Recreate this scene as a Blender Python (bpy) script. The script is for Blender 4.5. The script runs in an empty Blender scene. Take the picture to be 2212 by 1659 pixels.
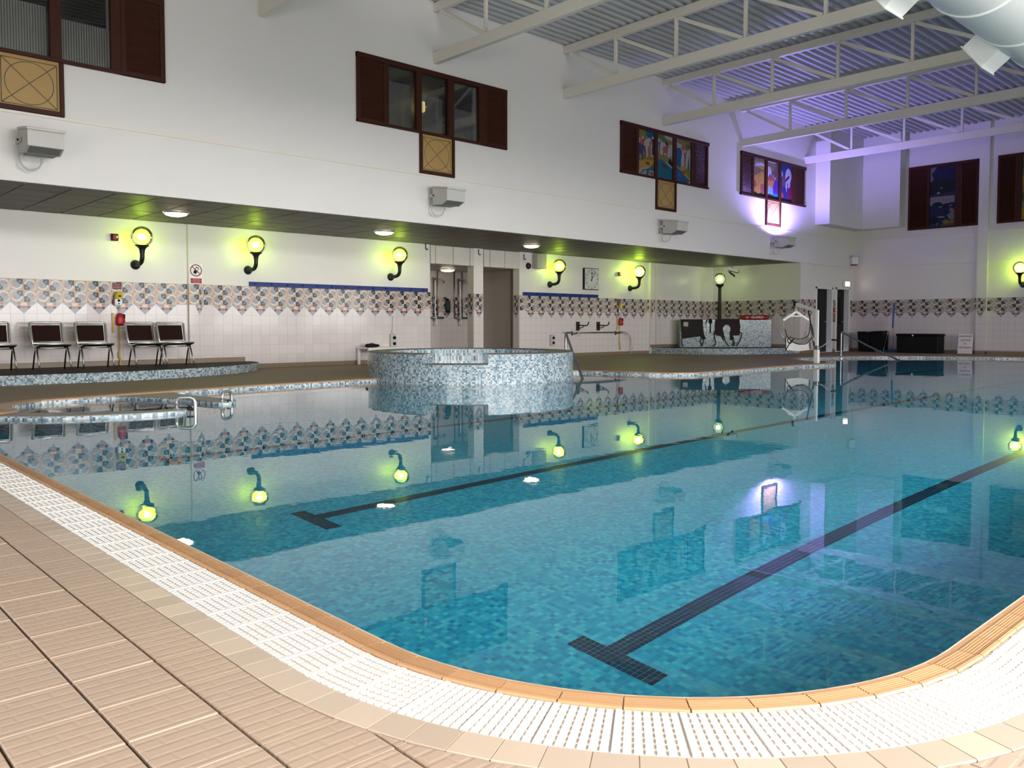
import bpy, math, random
from math import pi, sin, cos, radians, sqrt, atan2, hypot
from mathutils import Vector, Matrix
from mathutils.geometry import tessellate_polygon
random.seed(7)
SC = bpy.context.scene
COL = SC.collection

# ------------------------------------------------------------------ camera, world, lights, exposure
cam_d = bpy.data.cameras.new('camera')
cam = bpy.data.objects.new('camera', cam_d); COL.objects.link(cam)
cam.location = (0, 0, 0.9202)
cam.rotation_euler = (pi/2 - 0.0444, 0, 0.8197 - pi/2)
cam_d.sensor_width = 36; cam_d.lens = 1793.39/2212*36; cam_d.shift_y = -47.63/2212
cam_d.clip_start = 0.05; cam_d.clip_end = 200
SC.camera = cam
SC.view_settings.view_transform = 'Standard'; SC.view_settings.look = 'None'
SC.view_settings.gamma = 1; SC.view_settings.use_curve_mapping = False
SC.view_settings.exposure = 0.0
try:
    SC.cycles.use_denoising = True
    SC.cycles.max_bounces = 10; SC.cycles.diffuse_bounces = 5; SC.cycles.glossy_bounces = 6
    SC.cycles.transmission_bounces = 8; SC.cycles.transparent_max_bounces = 16
    SC.cycles.sample_clamp_indirect = 60.0
    SC.cycles.blur_glossy = 0.3
except Exception: pass

w = bpy.data.worlds.new('world'); SC.world = w; w.use_nodes = True
w.node_tree.nodes['Background'].inputs[0].default_value = (0.75, 0.85, 1.0, 1)
w.node_tree.nodes['Background'].inputs[1].default_value = 0.6

def area(name, loc, size, aim, power, col=(1, 1, 1), spread=180):
    d = bpy.data.lights.new(name, 'AREA'); d.shape = 'RECTANGLE'; d.size, d.size_y = size
    d.energy = power; d.color = col; d.spread = radians(spread)
    o = bpy.data.objects.new(name, d); COL.objects.link(o); o.location = loc
    o.rotation_euler = (Vector(aim) - Vector(loc)).to_track_quat('-Z', 'Y').to_euler()
    return o
# daylight from the sky through the glazing of the right-hand wall and the wall behind the camera, plus added fill lamps
DAY = (1.0, 0.975, 0.95)
WIN_R = [(-0.3, 3.6), (4.0, 3.6), (8.3, 3.6), (12.6, 3.6), (16.9, 3.6), (21.2, 3.6)]          # centre x, width
WIN_P = [410, 520, 450, 220, 200, 250]
for k, ((wx, ww), pw) in enumerate(zip(WIN_R, WIN_P)):
    area('daylight_side', (wx, -3.02, 1.75), (ww, 2.5), (wx, 5, -6.6 if k < 3 else -3.6), pw, DAY, 122 if k < 3 else 112)
HIGH_FILL = (6.5, 7.0)  # unseen high opening and lamp added to brighten duct, trusses and roof
area('high_fill_light', (HIGH_FILL[0], -3.02, 4.9), (HIGH_FILL[1], 1.2), (HIGH_FILL[0], 3.5, 6.0), 260, DAY, 100)
for wx, ww in WIN_R[1:4]: area('ground_bounce_fill', (wx, -3.01, 1.95), (ww, 1.8), (wx+.8, 1.2, 7.4), 120, DAY, 92)  # added upward lamps standing in for ground bounce, to brighten duct and trusses
area('daylight_end', (-3.42, 3.0, 1.75), (5.0, 2.3), (5, 3.4, 3.6), 240, DAY, 130)

def spot(name, loc, aim, power, col, ang, blend=0.5, r=0.05):
    d = bpy.data.lights.new(name, 'SPOT'); d.energy = power; d.color = col
    d.spot_size = radians(ang); d.spot_blend = blend; d.shadow_soft_size = r
    o = bpy.data.objects.new(name, d); COL.objects.link(o); o.location = loc
    o.rotation_euler = (Vector(aim) - Vector(loc)).to_track_quat('-Z', 'Y').to_euler()
spot('purple_uplight', (22.62, 12.30, 3.56), (22.75, 12.50, 7.0), 780, (0.36, 0.28, 1.0), 165, 0.5, 0.06)

# ------------------------------------------------------------------ shader-node expression helper
class S:                                              # a socket with operators
    def __init__(s, g, k): s.g, s.k = g, k
    def _m(s, op, b=None, c=None): return s.g.m(op, s, b, c)
    def __add__(s, b): return s._m('ADD', b)
    def __radd__(s, b): return s._m('ADD', b)
    def __sub__(s, b): return s._m('SUBTRACT', b)
    def __rsub__(s, b): return s.g.m('SUBTRACT', b, s)
    def __mul__(s, b): return s._m('MULTIPLY', b)
    def __rmul__(s, b): return s._m('MULTIPLY', b)
    def __truediv__(s, b): return s._m('DIVIDE', b)
    def __lt__(s, b): return s._m('LESS_THAN', b)
    def __gt__(s, b): return s._m('GREATER_THAN', b)
    def floor(s): return s._m('FLOOR')
    def fract(s): return s._m('FRACT')
    def abs(s): return s._m('ABSOLUTE')
    def max(s, b): return s._m('MAXIMUM', b)
    def min(s, b): return s._m('MINIMUM', b)
class G:
    def __init__(g, name):
        g.mat = bpy.data.materials.new(name); g.mat.use_nodes = True
        g.nt = g.mat.node_tree; g.nt.nodes.clear()
        g.out = g.nt.nodes.new('ShaderNodeOutputMaterial')
    def node(g, t, **kw):
        n = g.nt.nodes.new(t)
        for k, v in kw.items(): setattr(n, k, v)
        return n
    def put(g, sock, v):
        if isinstance(v, S): g.nt.links.new(v.k, sock)
        elif v is not None:
            if isinstance(v, (tuple, list)) and len(v) == 3 and sock.type == 'RGBA': v = (*v, 1)
            sock.default_value = v
    def m(g, op, a, b=None, c=None):
        n = g.node('ShaderNodeMath', operation=op)
        for i, v in enumerate((a, b, c)):
            if v is not None: g.put(n.inputs[i], v)
        return S(g, n.outputs[0])
    def mix(g, f, a, b):
        n = g.node('ShaderNodeMix', data_type='RGBA'); n.clamp_factor = True
        g.put(n.inputs[0], f); g.put(n.inputs[6], a); g.put(n.inputs[7], b)
        return S(g, n.outputs[2])
    def comb(g, x, y, z=0.0):
        n = g.node('ShaderNodeCombineXYZ')
        for i, v in enumerate((x, y, z)): g.put(n.inputs[i], v)
        return S(g, n.outputs[0])
    def sep(g, v):
        n = g.node('ShaderNodeSeparateXYZ'); g.put(n.inputs[0], v)
        return [S(g, o) for o in n.outputs]
    def uv(g): return g.sep(S(g, g.node('ShaderNodeTexCoord').outputs['UV']))
    def pos(g): return g.sep(S(g, g.node('ShaderNodeNewGeometry').outputs['Position']))
    def posv(g): return S(g, g.node('ShaderNodeNewGeometry').outputs['Position'])
    def objv(g): return S(g, g.node('ShaderNodeTexCoord').outputs['Object'])
    def rnd(g): return S(g, g.node('ShaderNodeObjectInfo').outputs['Random'])
    def attr(g, nm):
        n = g.node('ShaderNodeVertexColor'); n.layer_name = nm; return S(g, n.outputs[0])
    def white(g, v):
        n = g.node('ShaderNodeTexWhiteNoise'); n.noise_dimensions = '3D'; g.put(n.inputs[0], v); return S(g, n.outputs[0])
    def noise(g, v, scale, detail=2.0, rough=0.5):
        n = g.node('ShaderNodeTexNoise'); g.put(n.inputs['Vector'], v); n.inputs['Scale'].default_value = scale
        n.inputs['Detail'].default_value = detail; n.inputs['Roughness'].default_value = rough
        return S(g, n.outputs[0])
    def ramp(g, f, stops, const=True):
        n = g.node('ShaderNodeValToRGB'); cr = n.color_ramp
        cr.interpolation = 'CONSTANT' if const else 'LINEAR'
        while len(cr.elements) < len(stops): cr.elements.new(1)
        for e, (p, c) in zip(cr.elements, stops): e.position = p; e.color = (*c, 1)
        g.put(n.inputs[0], f); return S(g, n.outputs[0])
    def bump(g, h, strength=0.3, dist=0.01):
        n = g.node('ShaderNodeBump'); n.inputs['Strength'].default_value = strength
        n.inputs['Distance'].default_value = dist; g.put(n.inputs['Height'], h); return S(g, n.outputs[0])
    def pbr(g, col, rough=0.5, metal=0.0, spec=0.5, normal=None, emit=None, es=0.0, coat=0.0):
        n = g.node('ShaderNodeBsdfPrincipled')
        g.put(n.inputs['Base Color'], col); g.put(n.inputs['Roughness'], rough); g.put(n.inputs['Metallic'], metal)
        n.inputs['Specular IOR Level'].default_value = spec; n.inputs['Coat Weight'].default_value = coat
        if normal is not None: g.put(n.inputs['Normal'], normal)
        if emit is not None:
            g.put(n.inputs['Emission Color'], emit); g.put(n.inputs['Emission Strength'], es)
        g.nt.links.new(n.outputs[0], g.out.inputs[0]); return g.mat
MATS = {}
def flat(name, col, rough=0.5, metal=0.0, spec=0.4, var=0.06, scale=6.0):
    if name in MATS: return MATS[name]
    g = G(name); n = g.noise(g.objv(), scale, 3)
    c = g.mix(n, tuple(x*(1-var) for x in col), tuple(min(1, x*(1+var)) for x in col))
    MATS[name] = g.pbr(c, rough, metal, spec); return MATS[name]
def emis(name, col, st):
    g = G(name); return g.pbr((0.8, 0.8, 0.8), 0.5, emit=col, es=st)

def mosaic(name, size, pal, grout, coord, rough=0.15, groutw=0.08, spec=0.5):
    g = G(name)
    if coord == 'uv': u, v, _ = g.uv(); k = 0.0
    else:
        p = g.pos(); u, v = p[coord[0]], p[coord[1]]; k = 0.0
    us, vs = u/size, v/size
    wn = g.white(g.comb(us.floor(), vs.floor(), 3.7))
    col = g.ramp(wn, pal)
    wn2 = g.white(g.comb(us.floor(), vs.floor(), 9.1))
    col = g.mix(wn2*0.2, col, (0.03, 0.10, 0.13))
    fu, fv = us.fract(), vs.fract()
    gm = (fu < groutw).max(fv < groutw)
    col = g.mix(gm, col, grout)
    nb = g.bump(1.0 - gm, 0.25, 0.002)
    return g.pbr(col, rough, spec=spec, normal=nb)
PALE = [(0, (.52, .56, .57)), (.24, (.24, .35, .42)), (.44, (.075, .14, .21)), (.60, (.33, .44, .50)), (.78, (.14, .23, .31)), (.9, (.62, .64, .63))]
TEAL = [(0.00, (0.028, 0.397, 0.544)), (0.20, (0.011, 0.307, 0.483)), (0.42, (0.008, 0.262, 0.442)), (0.60, (0.055, 0.448, 0.564)), (0.78, (0.017, 0.346, 0.510)), (0.93, (0.007, 0.218, 0.381))]
M_MOS_UV = mosaic('pale_blue_mosaic', .0265, PALE, (.45, .47, .47), 'uv')
M_MOS_FLOOR = mosaic('teal_mosaic', .0268, TEAL, (.03, .30, .42), (0, 1), rough=0.3, groutw=.07)
M_PAINT = None
def paint(name, col, rough=0.6, bump=0.05):
    g = G(name); n = g.noise(g.posv(), 1.3, 4, .6); n2 = g.noise(g.posv(), 60, 2)
    c = g.mix(n, tuple(x*.96 for x in col), tuple(min(1, x*1.02) for x in col))
    return g.pbr(c, rough, normal=g.bump(n2, bump, .002))
M_WALL = paint('white_painted_plaster', (.74, .72, .69))
M_WALLG = paint('white_painted_plaster_lower', (.76, .73, .69), .35)
M_STEEL = paint('cream_painted_steel', (.76, .72, .63), .45)
M_BLACK = flat('black_cast_metal', (.012, .012, .013), .45)
M_BLACKP = flat('black_plastic', (.009, .009, .010), .6, spec=.15)
M_CHROME = flat('brushed_steel', (.66, .66, .63), .28, .85)
M_DARKSTEEL = flat('dull_steel', (.30, .30, .30), .3, 1.0)
M_WHITE = flat('white_enamel', (.80, .80, .78), .35)
M_GREYBOX = flat('grey_plastic', (.50, .50, .47), .45)
M_RED = flat('red_plastic', (.40, .012, .015), .4)
M_DKRED = flat('dark_red_plastic', (.13, .012, .012), .4)
M_YELLOW = flat('yellow_plastic', (.68, .55, .04), .4)
M_STRAP = flat('yellow_webbing', (.62, .42, .12), .7)
M_BLUE = flat('blue_board', (.012, .035, .20), .45)
M_TAUPE = flat('dark_seat_fabric', (.022, .009, .007), .8, spec=.1)
def wood():
    g = G('mahogany_stained_wood'); p = g.pos()
    n = g.noise(g.comb(p[0]*1.0, p[1]*1.0, p[2]*14.0), 3.0, 4, .6)
    c = g.mix(n, (.030, .0075, .0045), (.066, .018, .0085)); return g.pbr(c, .5, spec=.2)
M_WOOD = wood()
def glazed(name, col, rough=.12, var=.10, spec=.5):
    g = G(name); r = g.rnd()
    c = g.mix(r, tuple(x*(1-var) for x in col), tuple(min(1, x*(1+var*.5)) for x in col))
    n = g.noise(g.posv(), 9, 2)
    return g.pbr(c, rough, spec=spec, normal=g.bump(n, .05, .003))
M_WTILE = glazed('white_glazed_tile', (.72, .655, .645), .10, .05, .35)
M_GROUTW = flat('pale_grout', (.50, .455, .44), .8)
M_BEIGE = glazed('beige_border_tile', (.44, .35, .27), .30, .14)
M_ORANGE = glazed('orange_coping_tile', (.42, .235, .115), .38, .08)
M_GRATE = glazed('white_overflow_grating', (.60, .575, .545), .35, .05)
M_CHANNEL = flat('sandy_channel_bed', (.50, .44, .37), .6)
M_GROUTC = flat('cream_grout', (.47, .38, .28), .8)
M_GROUTD = flat('dark_brown_grout', (.085, .058, .042), .9)
M_SKIRT = glazed('brown_skirting_tile', (.27, .20, .13), .4, .12)
def deck_tile(name, world):
    g = G(name)
    if world: p = g.pos(); x, y = p[0], p[1]
    else: x, y, _ = g.sep(g.objv())
    # low raised pads in a running bond: relief only
    row = (x*5.0/.21*1.0)
    yy = y*5.0/.21
    r1 = yy.floor(); off = (r1*.5).fract()
    px_ = (x*2.2/.21 + off).fract(); py_ = yy.fract()
    e = ((px_ - .5).abs()*2.0).max(.0)
    e2 = ((py_ - .5).abs()*2.0)
    h = 1.0 - ((e - .86)*9.0).max((e2 - .62)*4.0).max(0.0).min(1.0)
    n = g.noise(g.posv(), 2.2, 4, .6); n2 = g.noise(g.posv(), 30, 3, .6)
    base = g.mix(n, (.345, .25, .183), (.41, .305, .228))
    base = g.mix(n2*.35, base, (.30, .225, .165))
    if not world: base = g.mix(g.rnd()*.32, base, (.33, .25, .195))
    else:
        fx = ((x - .604)/.2102).fract(); fy = ((y - 2.3085)/.2102).fract()
        gm = (fx < .03).max(fy < .02)
        base = g.mix(gm, base, (.10, .07, .05))
    return g.pbr(base, .5, normal=g.bump(h, .34, .0025))
M_DECKT = deck_tile('ribbed_deck_tile', False)
M_DECKW = deck_tile('ribbed_deck_field', True)
def fardeck():
    g = G('brown_far_deck'); n = g.noise(g.posv(), 1.1, 4, .6); n2 = g.noise(g.posv(), 14, 3)
    c = g.mix(n, (.21, .155, .098), (.29, .215, .14)); c = g.mix(n2*.4, c, (.18, .135, .085))
    return g.pbr(c, .6, spec=.3)
M_FARDECK = fardeck()

def water_mat():
    g = G('pool_water')
    n = g.noise(g.posv(), 2.6, 2, .5); n2 = g.noise(g.posv(), 9.0, 2, .5)
    b = g.bump(n*1.0 + n2*.2, .012, .05)
    gl = g.node('ShaderNodeBsdfGlass'); gl.inputs['IOR'].default_value = 1.333
    gl.inputs['Roughness'].default_value = 0.0; gl.inputs['Color'].default_value = (.97, .995, 1, 1)
    g.put(gl.inputs['Normal'], b); g.nt.links.new(gl.outputs[0], g.out.inputs[0]); return g.mat
M_WATER = water_mat()
def glass_mat(name, tint=(.9, .92, .92), refl=.5):
    g = G(name); tr = g.node('ShaderNodeBsdfTransparent'); tr.inputs[0].default_value = (*tint, 1)
    gs = g.node('ShaderNodeBsdfGlossy'); gs.inputs['Roughness'].default_value = .03
    fr = g.node('ShaderNodeFresnel'); fr.inputs[0].default_value = 1.45
    mx = g.node('ShaderNodeMixShader'); g.nt.links.new(fr.outputs[0], mx.inputs[0])
    g.nt.links.new(tr.outputs[0], mx.inputs[1]); g.nt.links.new(gs.outputs[0], mx.inputs[2])
    g.nt.links.new(mx.outputs[0], g.out.inputs[0]); return g.mat
M_GLASS = glass_mat('window_glass')
def globe_mat(name, tint, trl):
    g = G(name); tr = g.node('ShaderNodeBsdfTransparent'); tr.inputs[0].default_value = (*tint, 1)
    tl = g.node('ShaderNodeBsdfTranslucent'); tl.inputs[0].default_value = (*tint, 1)
    gs = g.node('ShaderNodeBsdfGlossy'); gs.inputs['Roughness'].default_value = .08
    m1 = g.node('ShaderNodeMixShader'); m1.inputs[0].default_value = trl
    g.nt.links.new(tr.outputs[0], m1.inputs[1]); g.nt.links.new(tl.outputs[0], m1.inputs[2])
    fr = g.node('ShaderNodeFresnel'); fr.inputs[0].default_value = 1.3
    m2 = g.node('ShaderNodeMixShader'); g.nt.links.new(fr.outputs[0], m2.inputs[0])
    g.nt.links.new(m1.outputs[0], m2.inputs[1]); g.nt.links.new(gs.outputs[0], m2.inputs[2])
    g.nt.links.new(m2.outputs[0], g.out.inputs[0]); return g.mat
M_GLOBE = globe_mat('yellow_globe_glass', (.90, .95, .42), .50)
M_GLOBETOP = globe_mat('smoky_globe_glass', (.55, .57, .40), .35)
M_GLOBECLR = globe_mat('clear_globe_glass', (.86, .9, .74), .2)
M_BULB = emis('yellow_green_lamp', (.68, 1.0, .12), 95)
M_BULBHOT = emis('yellow_green_lamp_strong', (.68, 1.0, .12), 210)
M_BULBW = emis('greenish_white_lamp', (.78, 1.0, .42), 34)
M_DOWN = emis('warm_downlight', (1.0, .80, .52), 8)
M_SIGNLIT = emis('lit_exit_sign_face', (1.0, .78, .66), 9)

# ------------------------------------------------------------------ mesh helpers
class MB:
    def __init__(s): s.v = []; s.f = []; s.mi = []; s.uv = []; s.T = None; s.sm = []
    def add(s, vs, fs, mi=0, uvs=None, smooth=False):
        b = len(s.v)
        for p in vs:
            p = Vector(p); s.v.append(s.T @ p if s.T else p)
        for i, f in enumerate(fs):
            s.f.append([b + j for j in f]); s.mi.append(mi if isinstance(mi, int) else mi[i])
            s.uv.append(uvs[i] if uvs else None); s.sm.append(smooth)
        return s
    def box(s, c, d, mi=0, bev=0.0, rot=None):
        x, y, z = (q/2 for q in d); R = rot or Matrix.Identity(3); c = Vector(c)
        if bev <= 0:
            vs = [c + R @ Vector((i*x, j*y, k*z)) for i in (-1, 1) for j in (-1, 1) for k in (-1, 1)]
            return s.add(vs, [(0, 1, 3, 2), (4, 6, 7, 5), (0, 4, 5, 1), (2, 3, 7, 6), (0, 2, 6, 4), (1, 5, 7, 3)], mi)
        b = bev; vs = []; idx = {}
        for ax in range(3):
            for i in (-1, 1):
                for j in (-1, 1):
                    for k in (-1, 1):
                        sg = (i, j, k); d3 = [x, y, z]
                        p = [sg[a]*(d3[a] if a == ax else d3[a]-b) for a in range(3)]
                        idx[(ax, i, j, k)] = len(vs); vs.append(c + R @ Vector(p))
        fs = []
        for ax in range(3):
            o = [a for a in range(3) if a != ax]
            for sg in (-1, 1):
                q = []
                for (p1, p2) in ((-1, -1), (1, -1), (1, 1), (-1, 1)):
                    t = [0, 0, 0]; t[ax] = sg; t[o[0]] = p1; t[o[1]] = p2; q.append(idx[(ax, *t)])
                flip = (sg < 0) ^ (ax == 1)
                fs.append(q[::-1] if flip else q)
        for ax in range(3):
            o = [a for a in range(3) if a != ax]
            for p1 in (-1, 1):
                for p2 in (-1, 1):
                    q = []
                    for (a, sg) in ((o[0], -1), (o[0], 1), (o[1], 1), (o[1], -1)):
                        t = [0, 0, 0]; t[o[0]] = p1; t[o[1]] = p2; t[ax] = sg; q.append(idx[(a, *t)])
                    fs.append(q)
        for i in (-1, 1):
            for j in (-1, 1):
                for k in (-1, 1): fs.append([idx[(a, i, j, k)] for a in range(3)])
        return s.add(vs, fs, mi)
    def quad(s, a, b, c, d, mi=0, uv=None): return s.add([a, b, c, d], [(0, 1, 2, 3)], mi, [uv] if uv else None)
    def tube(s, path, r, n=8, mi=0, closed=False, caps=True, smooth=True):
        P = [Vector(p) for p in path]; N = len(P); rings = []
        rr = r if isinstance(r, (list, tuple)) else [r]*N
        up = None; vs = []
        for i in range(N):
            if closed: t = (P[(i+1) % N] - P[i-1])
            else: t = (P[min(i+1, N-1)] - P[max(i-1, 0)])
            t.normalize()
            if up is None:
                a = Vector((0, 0, 1)) if abs(t.z) < .9 else Vector((1, 0, 0)); up = a.cross(t).normalized()
            up = (up - t*up.dot(t)).normalized(); sd = t.cross(up)
            for k in range(n):
                an = 2*pi*k/n; vs.append(P[i] + (up*cos(an) + sd*sin(an))*rr[i])
        fs = []
        for i in range(N if closed else N-1):
            j = (i+1) % N
            for k in range(n):
                k2 = (k+1) % n; fs.append((i*n+k, i*n+k2, j*n+k2, j*n+k))
        if caps and not closed: fs += [tuple(range(n))[::-1], tuple((N-1)*n+k for k in range(n))]
        return s.add(vs, fs, mi, smooth=smooth)
    def lathe(s, prof, c=(0, 0, 0), n=24, mi=0, smooth=True, axis='z'):
        vs = []; c = Vector(c)
        for r, z in prof:
            for k in range(n):
                a = 2*pi*k/n
                p = Vector((r*cos(a), r*sin(a), z)) if axis == 'z' else Vector((r*cos(a), z, r*sin(a))) if axis == 'y' else Vector((z, r*cos(a), r*sin(a)))
                vs.append(c + p)
        fs = []
        for i in range(len(prof)-1):
            for k in range(n):
                k2 = (k+1) % n; fs.append((i*n+k, i*n+k2, (i+1)*n+k2, (i+1)*n+k))
        return s.add(vs, fs, mi, smooth=smooth)
    def sphere(s, c, r, n=20, m=12, mi=0, t0=0.0, t1=pi):
        return s.lathe([(r*sin(t0+(t1-t0)*i/m)+1e-5, r*cos(t0+(t1-t0)*i/m)) for i in range(m+1)], c, n, mi)
    def prism(s, poly, z0, z1, mi=0, mtop=None, mbot=None, top=True, bottom=True, sides=True):
        n = len(poly); vs = [(x, y, z0) for x, y in poly] + [(x, y, z1) for x, y in poly]
        ar = sum(poly[i][0]*poly[(i+1) % n][1] - poly[(i+1) % n][0]*poly[i][1] for i in range(n))
        fs = []; ms = []; L = 0; uvs = []
        for i in range(n):
            j = (i+1) % n; d = hypot(poly[j][0]-poly[i][0], poly[j][1]-poly[i][1])
            f = (i, j, n+j, n+i); u = [(L, z0), (L+d, z0), (L+d, z1), (L, z1)]
            if ar < 0: f = f[::-1]; u = u[::-1]
            if not sides: L += d; continue
            fs.append(f); ms.append(mi); uvs.append(u); L += d
        tri = tessellate_polygon([[Vector((x, y, 0)) for x, y in poly]])
        for t in tri:
            a, b, c = t
            cr = (poly[b][0]-poly[a][0])*(poly[c][1]-poly[a][1]) - (poly[b][1]-poly[a][1])*(poly[c][0]-poly[a][0])
            if abs(cr) < 1e-9: continue
            if cr < 0: b, c = c, b
            if top: fs.append((n+a, n+b, n+c)); ms.append(mi if mtop is None else mtop); uvs.append([poly[q] for q in (a, b, c)])
            if bottom: fs.append((a, c, b)); ms.append(mi if mbot is None else mbot); uvs.append([poly[q] for q in (a, c, b)])
        return s.add(vs, fs, ms, uvs)
    def mesh(s, name, mats):
        me = bpy.data.meshes.new(name); me.from_pydata([tuple(p) for p in s.v], [], s.f)
        for m in (mats if isinstance(mats, (list, tuple)) else [mats]): me.materials.append(m)
        me.polygons.foreach_set('material_index', s.mi); me.polygons.foreach_set('use_smooth', s.sm)
        if any(u is not None for u in s.uv):
            lay = me.uv_layers.new(name='UVMap'); k = 0; data = []
            for f, u in zip(s.f, s.uv):
                for q in range(len(f)): data += list(u[q]) if u else [0, 0]
            lay.data.foreach_set('uv', data)
        me.update(); return me
    def build(s, name, mats, parent=None, **props):
        o = bpy.data.objects.new(name, s.mesh(name, mats)); COL.objects.link(o)
        if parent is not None: o.parent = parent
        for k, v in props.items(): o[k] = v
        return o
def thing(name, label, cat, loc=(0, 0, 0), rz=0.0, group=None):
    o = bpy.data.objects.new(name, None); COL.objects.link(o); o.location = loc; o.rotation_euler = (0, 0, rz)
    o.empty_display_size = .1; o['label'] = label; o['category'] = cat
    if group: o['group'] = group
    return o
def tag(o, label, cat, group=None):
    o['label'] = label; o['category'] = cat
    if group: o['group'] = group
    return o
def inst(name, me, parent=None, loc=(0, 0, 0), rot=None, mat=None):
    o = bpy.data.objects.new(name, me); COL.objects.link(o); o.location = loc
    if rot: o.rotation_euler = rot
    if parent is not None: o.parent = parent
    return o
def dup(root, loc, rz=None, label=None, group=None):
    r = root.copy(); COL.objects.link(r); r.location = loc
    if rz is not None: r.rotation_euler = (0, 0, rz)
    if label: r['label'] = label
    if group: r['group'] = group
    for ch in list(root.children):
        c = ch.copy(); COL.objects.link(c); c.parent = r
        for gch in list(ch.children):
            d = gch.copy(); COL.objects.link(d); d.parent = c
    return r
def structure(mb, name, mats, parent=None): return mb.build(name, mats, parent, **({} if parent else {'kind': 'structure'}))
def bez(pts, n=8):                                     # Catmull-Rom through points
    P = [Vector(p) for p in pts]; out = []
    for i in range(len(P)-1):
        p0, p1, p2, p3 = P[max(i-1, 0)], P[i], P[i+1], P[min(i+2, len(P)-1)]
        for k in range(n):
            t = k/n; out.append(.5*((2*p1) + (p2-p0)*t + (2*p0-5*p1+4*p2-p3)*t*t + (3*p1-p0-3*p2+p3)*t**3))
    out.append(P[-1]); return out
def text(body, size, loc, rot, mat, parent, name='lettering', align='CENTER', ext=.002):
    c = bpy.data.curves.new(name, 'FONT'); c.body = body; c.size = size; c.align_x = align; c.align_y = 'CENTER'; c.extrude = ext
    c.resolution_u = 3
    o = bpy.data.objects.new(name, c); COL.objects.link(o)
    dg = bpy.context.evaluated_depsgraph_get(); me = bpy.data.meshes.new_from_object(o.evaluated_get(dg))
    bpy.data.objects.remove(o); m = bpy.data.objects.new(name, me); COL.objects.link(m)
    me.materials.clear(); me.materials.append(mat); m.location = loc; m.rotation_euler = rot
    if parent: m.parent = parent
    return m
RW = (pi/2, 0, 0)                                      # text facing -Y (on the left wall)
RB = (pi/2, 0, -pi/2)                                  # text facing -X (on the back wall)

# ------------------------------------------------------------------ key planes and outlines (metres; z=0 is the near deck)
WZ = -.02; YM = 16.05; YF = 12.87; XB = 28.0; XA = 24.35; DZ = .035; PZ = -1.12; ZC = 7.10; ZS = 2.863
NEAR = []                                               # near pool edge: straight, rounded corner, straight
CX, CY, CR = 2.51, 2.0, 1.14
def edge_path(d, y0=9.0, x1=26.1, na=24):
    pts = [(1.37-d, y0), (1.37-d, CY)]
    for k in range(1, na): a = pi + (pi/2)*k/na; pts.append((CX + (CR+d)*cos(a), CY + (CR+d)*sin(a)))
    return pts + [(CX, .86-d), (x1, .86-d)]
FARP = [(1.42, 9.25), (1.62, 9.47), (1.95, 9.62), (2.10, 9.75), (2.13, 9.95), (2.10, 10.2), (2.20, 10.5), (2.40, 10.75), (2.60, 10.91), (3.08, 10.99),
        (3.556, 11.12), (4.43, 11.25), (5.48, 11.42), (6.7, 11.49), (7.61, 11.55), (10.0, 11.7), (11.35, 11.15), (11.9, 10.85),
        (12.15, 10.45), (12.25, 9.98), (12.42, 9.55), (12.62, 9.16), (12.98, 8.93), (13.7, 8.90), (14.66, 8.957), (16.0, 9.06), (17.3, 9.06), (18.0, 8.93), (18.35, 8.86), (18.55, 8.90), (18.66, 9.02), (18.7, 9.2),
        (19.2, 9.85), (20.2, 10.75), (21.0, 11.05), (21.97, 10.85), (22.8, 10.65), (23.6, 10.25), (24.6, 9.17), (25.5, 7.67), (25.95, 6.0), (26.1, 4.0)]
POOL = [(26.1, .86)] + edge_path(0)[::-1][1:] + FARP   # clockwise-ish loop of the pool opening

# water surface, pool floor and walls
mb = MB(); mb.prism(POOL, WZ-.001, WZ, bottom=False)
mb.f = [f for f in mb.f if len(f) == 3]; nf = len(mb.f); mb.mi = [0]*nf; mb.uv = [None]*nf; mb.sm = [False]*nf
structure(mb, 'water', M_WATER)
mb = MB(); mb.quad((1, .5, PZ), (27, .5, PZ), (27, 12.2, PZ), (1, 12.2, PZ))
pf = structure(mb, 'floor_pool', M_MOS_FLOOR)
mb = MB(); L = 0
for i in range(len(POOL)):
    a, b = POOL[i], POOL[(i+1) % len(POOL)]; d = hypot(b[0]-a[0], b[1]-a[1])
    near = (a[0] < 1.45 and a[1] < 9) or a[1] < 2.2
    zt = -.012 if near and b[1] < 9.1 and b[0] < 30 and (b[1] < 2.2 or b[0] < 1.45) else DZ - .012
    mb.add([(*a, PZ), (*b, PZ), (*b, zt), (*a, zt)], [(0, 1, 2, 3)], 0, [[(L, PZ), (L+d, PZ), (L+d, zt), (L, zt)]]); L += d
structure(mb, 'wall_pool', M_MOS_UV)
# dark lane markings of small tiles on the pool floor
M_LANE = glazed('navy_mosaic_tile', (.010, .018, .045), .3, .3)
tv = MB()
t_ = .0268; hz = PZ + .004
def lane_tiles(mb, x0, x1, y0, y1):
    nx, ny = round((x1-x0)/t_), round((y1-y0)/t_)
    for i in range(nx):
        for j in range(ny):
            a, b = x0+i*t_+.0018, y0+j*t_+.0018; c, d = a+t_-.0036, b+t_-.0036
            mb.add([(a, b, hz), (c, b, hz), (c, d, hz), (a, d, hz)], [(0, 1, 2, 3)])
for k, (yc, tc) in enumerate(((2.2, 2.16), (4.62, 4.58), (7.02, 6.98))):
    mb = MB(); lane_tiles(mb, 2.545, 2.545+4*t_, tc-8.5*t_, tc+8.5*t_); lane_tiles(mb, 2.545+4*t_, 24.2, yc-2*t_, yc+2*t_)
    o = mb.build('lane_marking', M_LANE, pf); o['kind'] = 'stuff'

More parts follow.
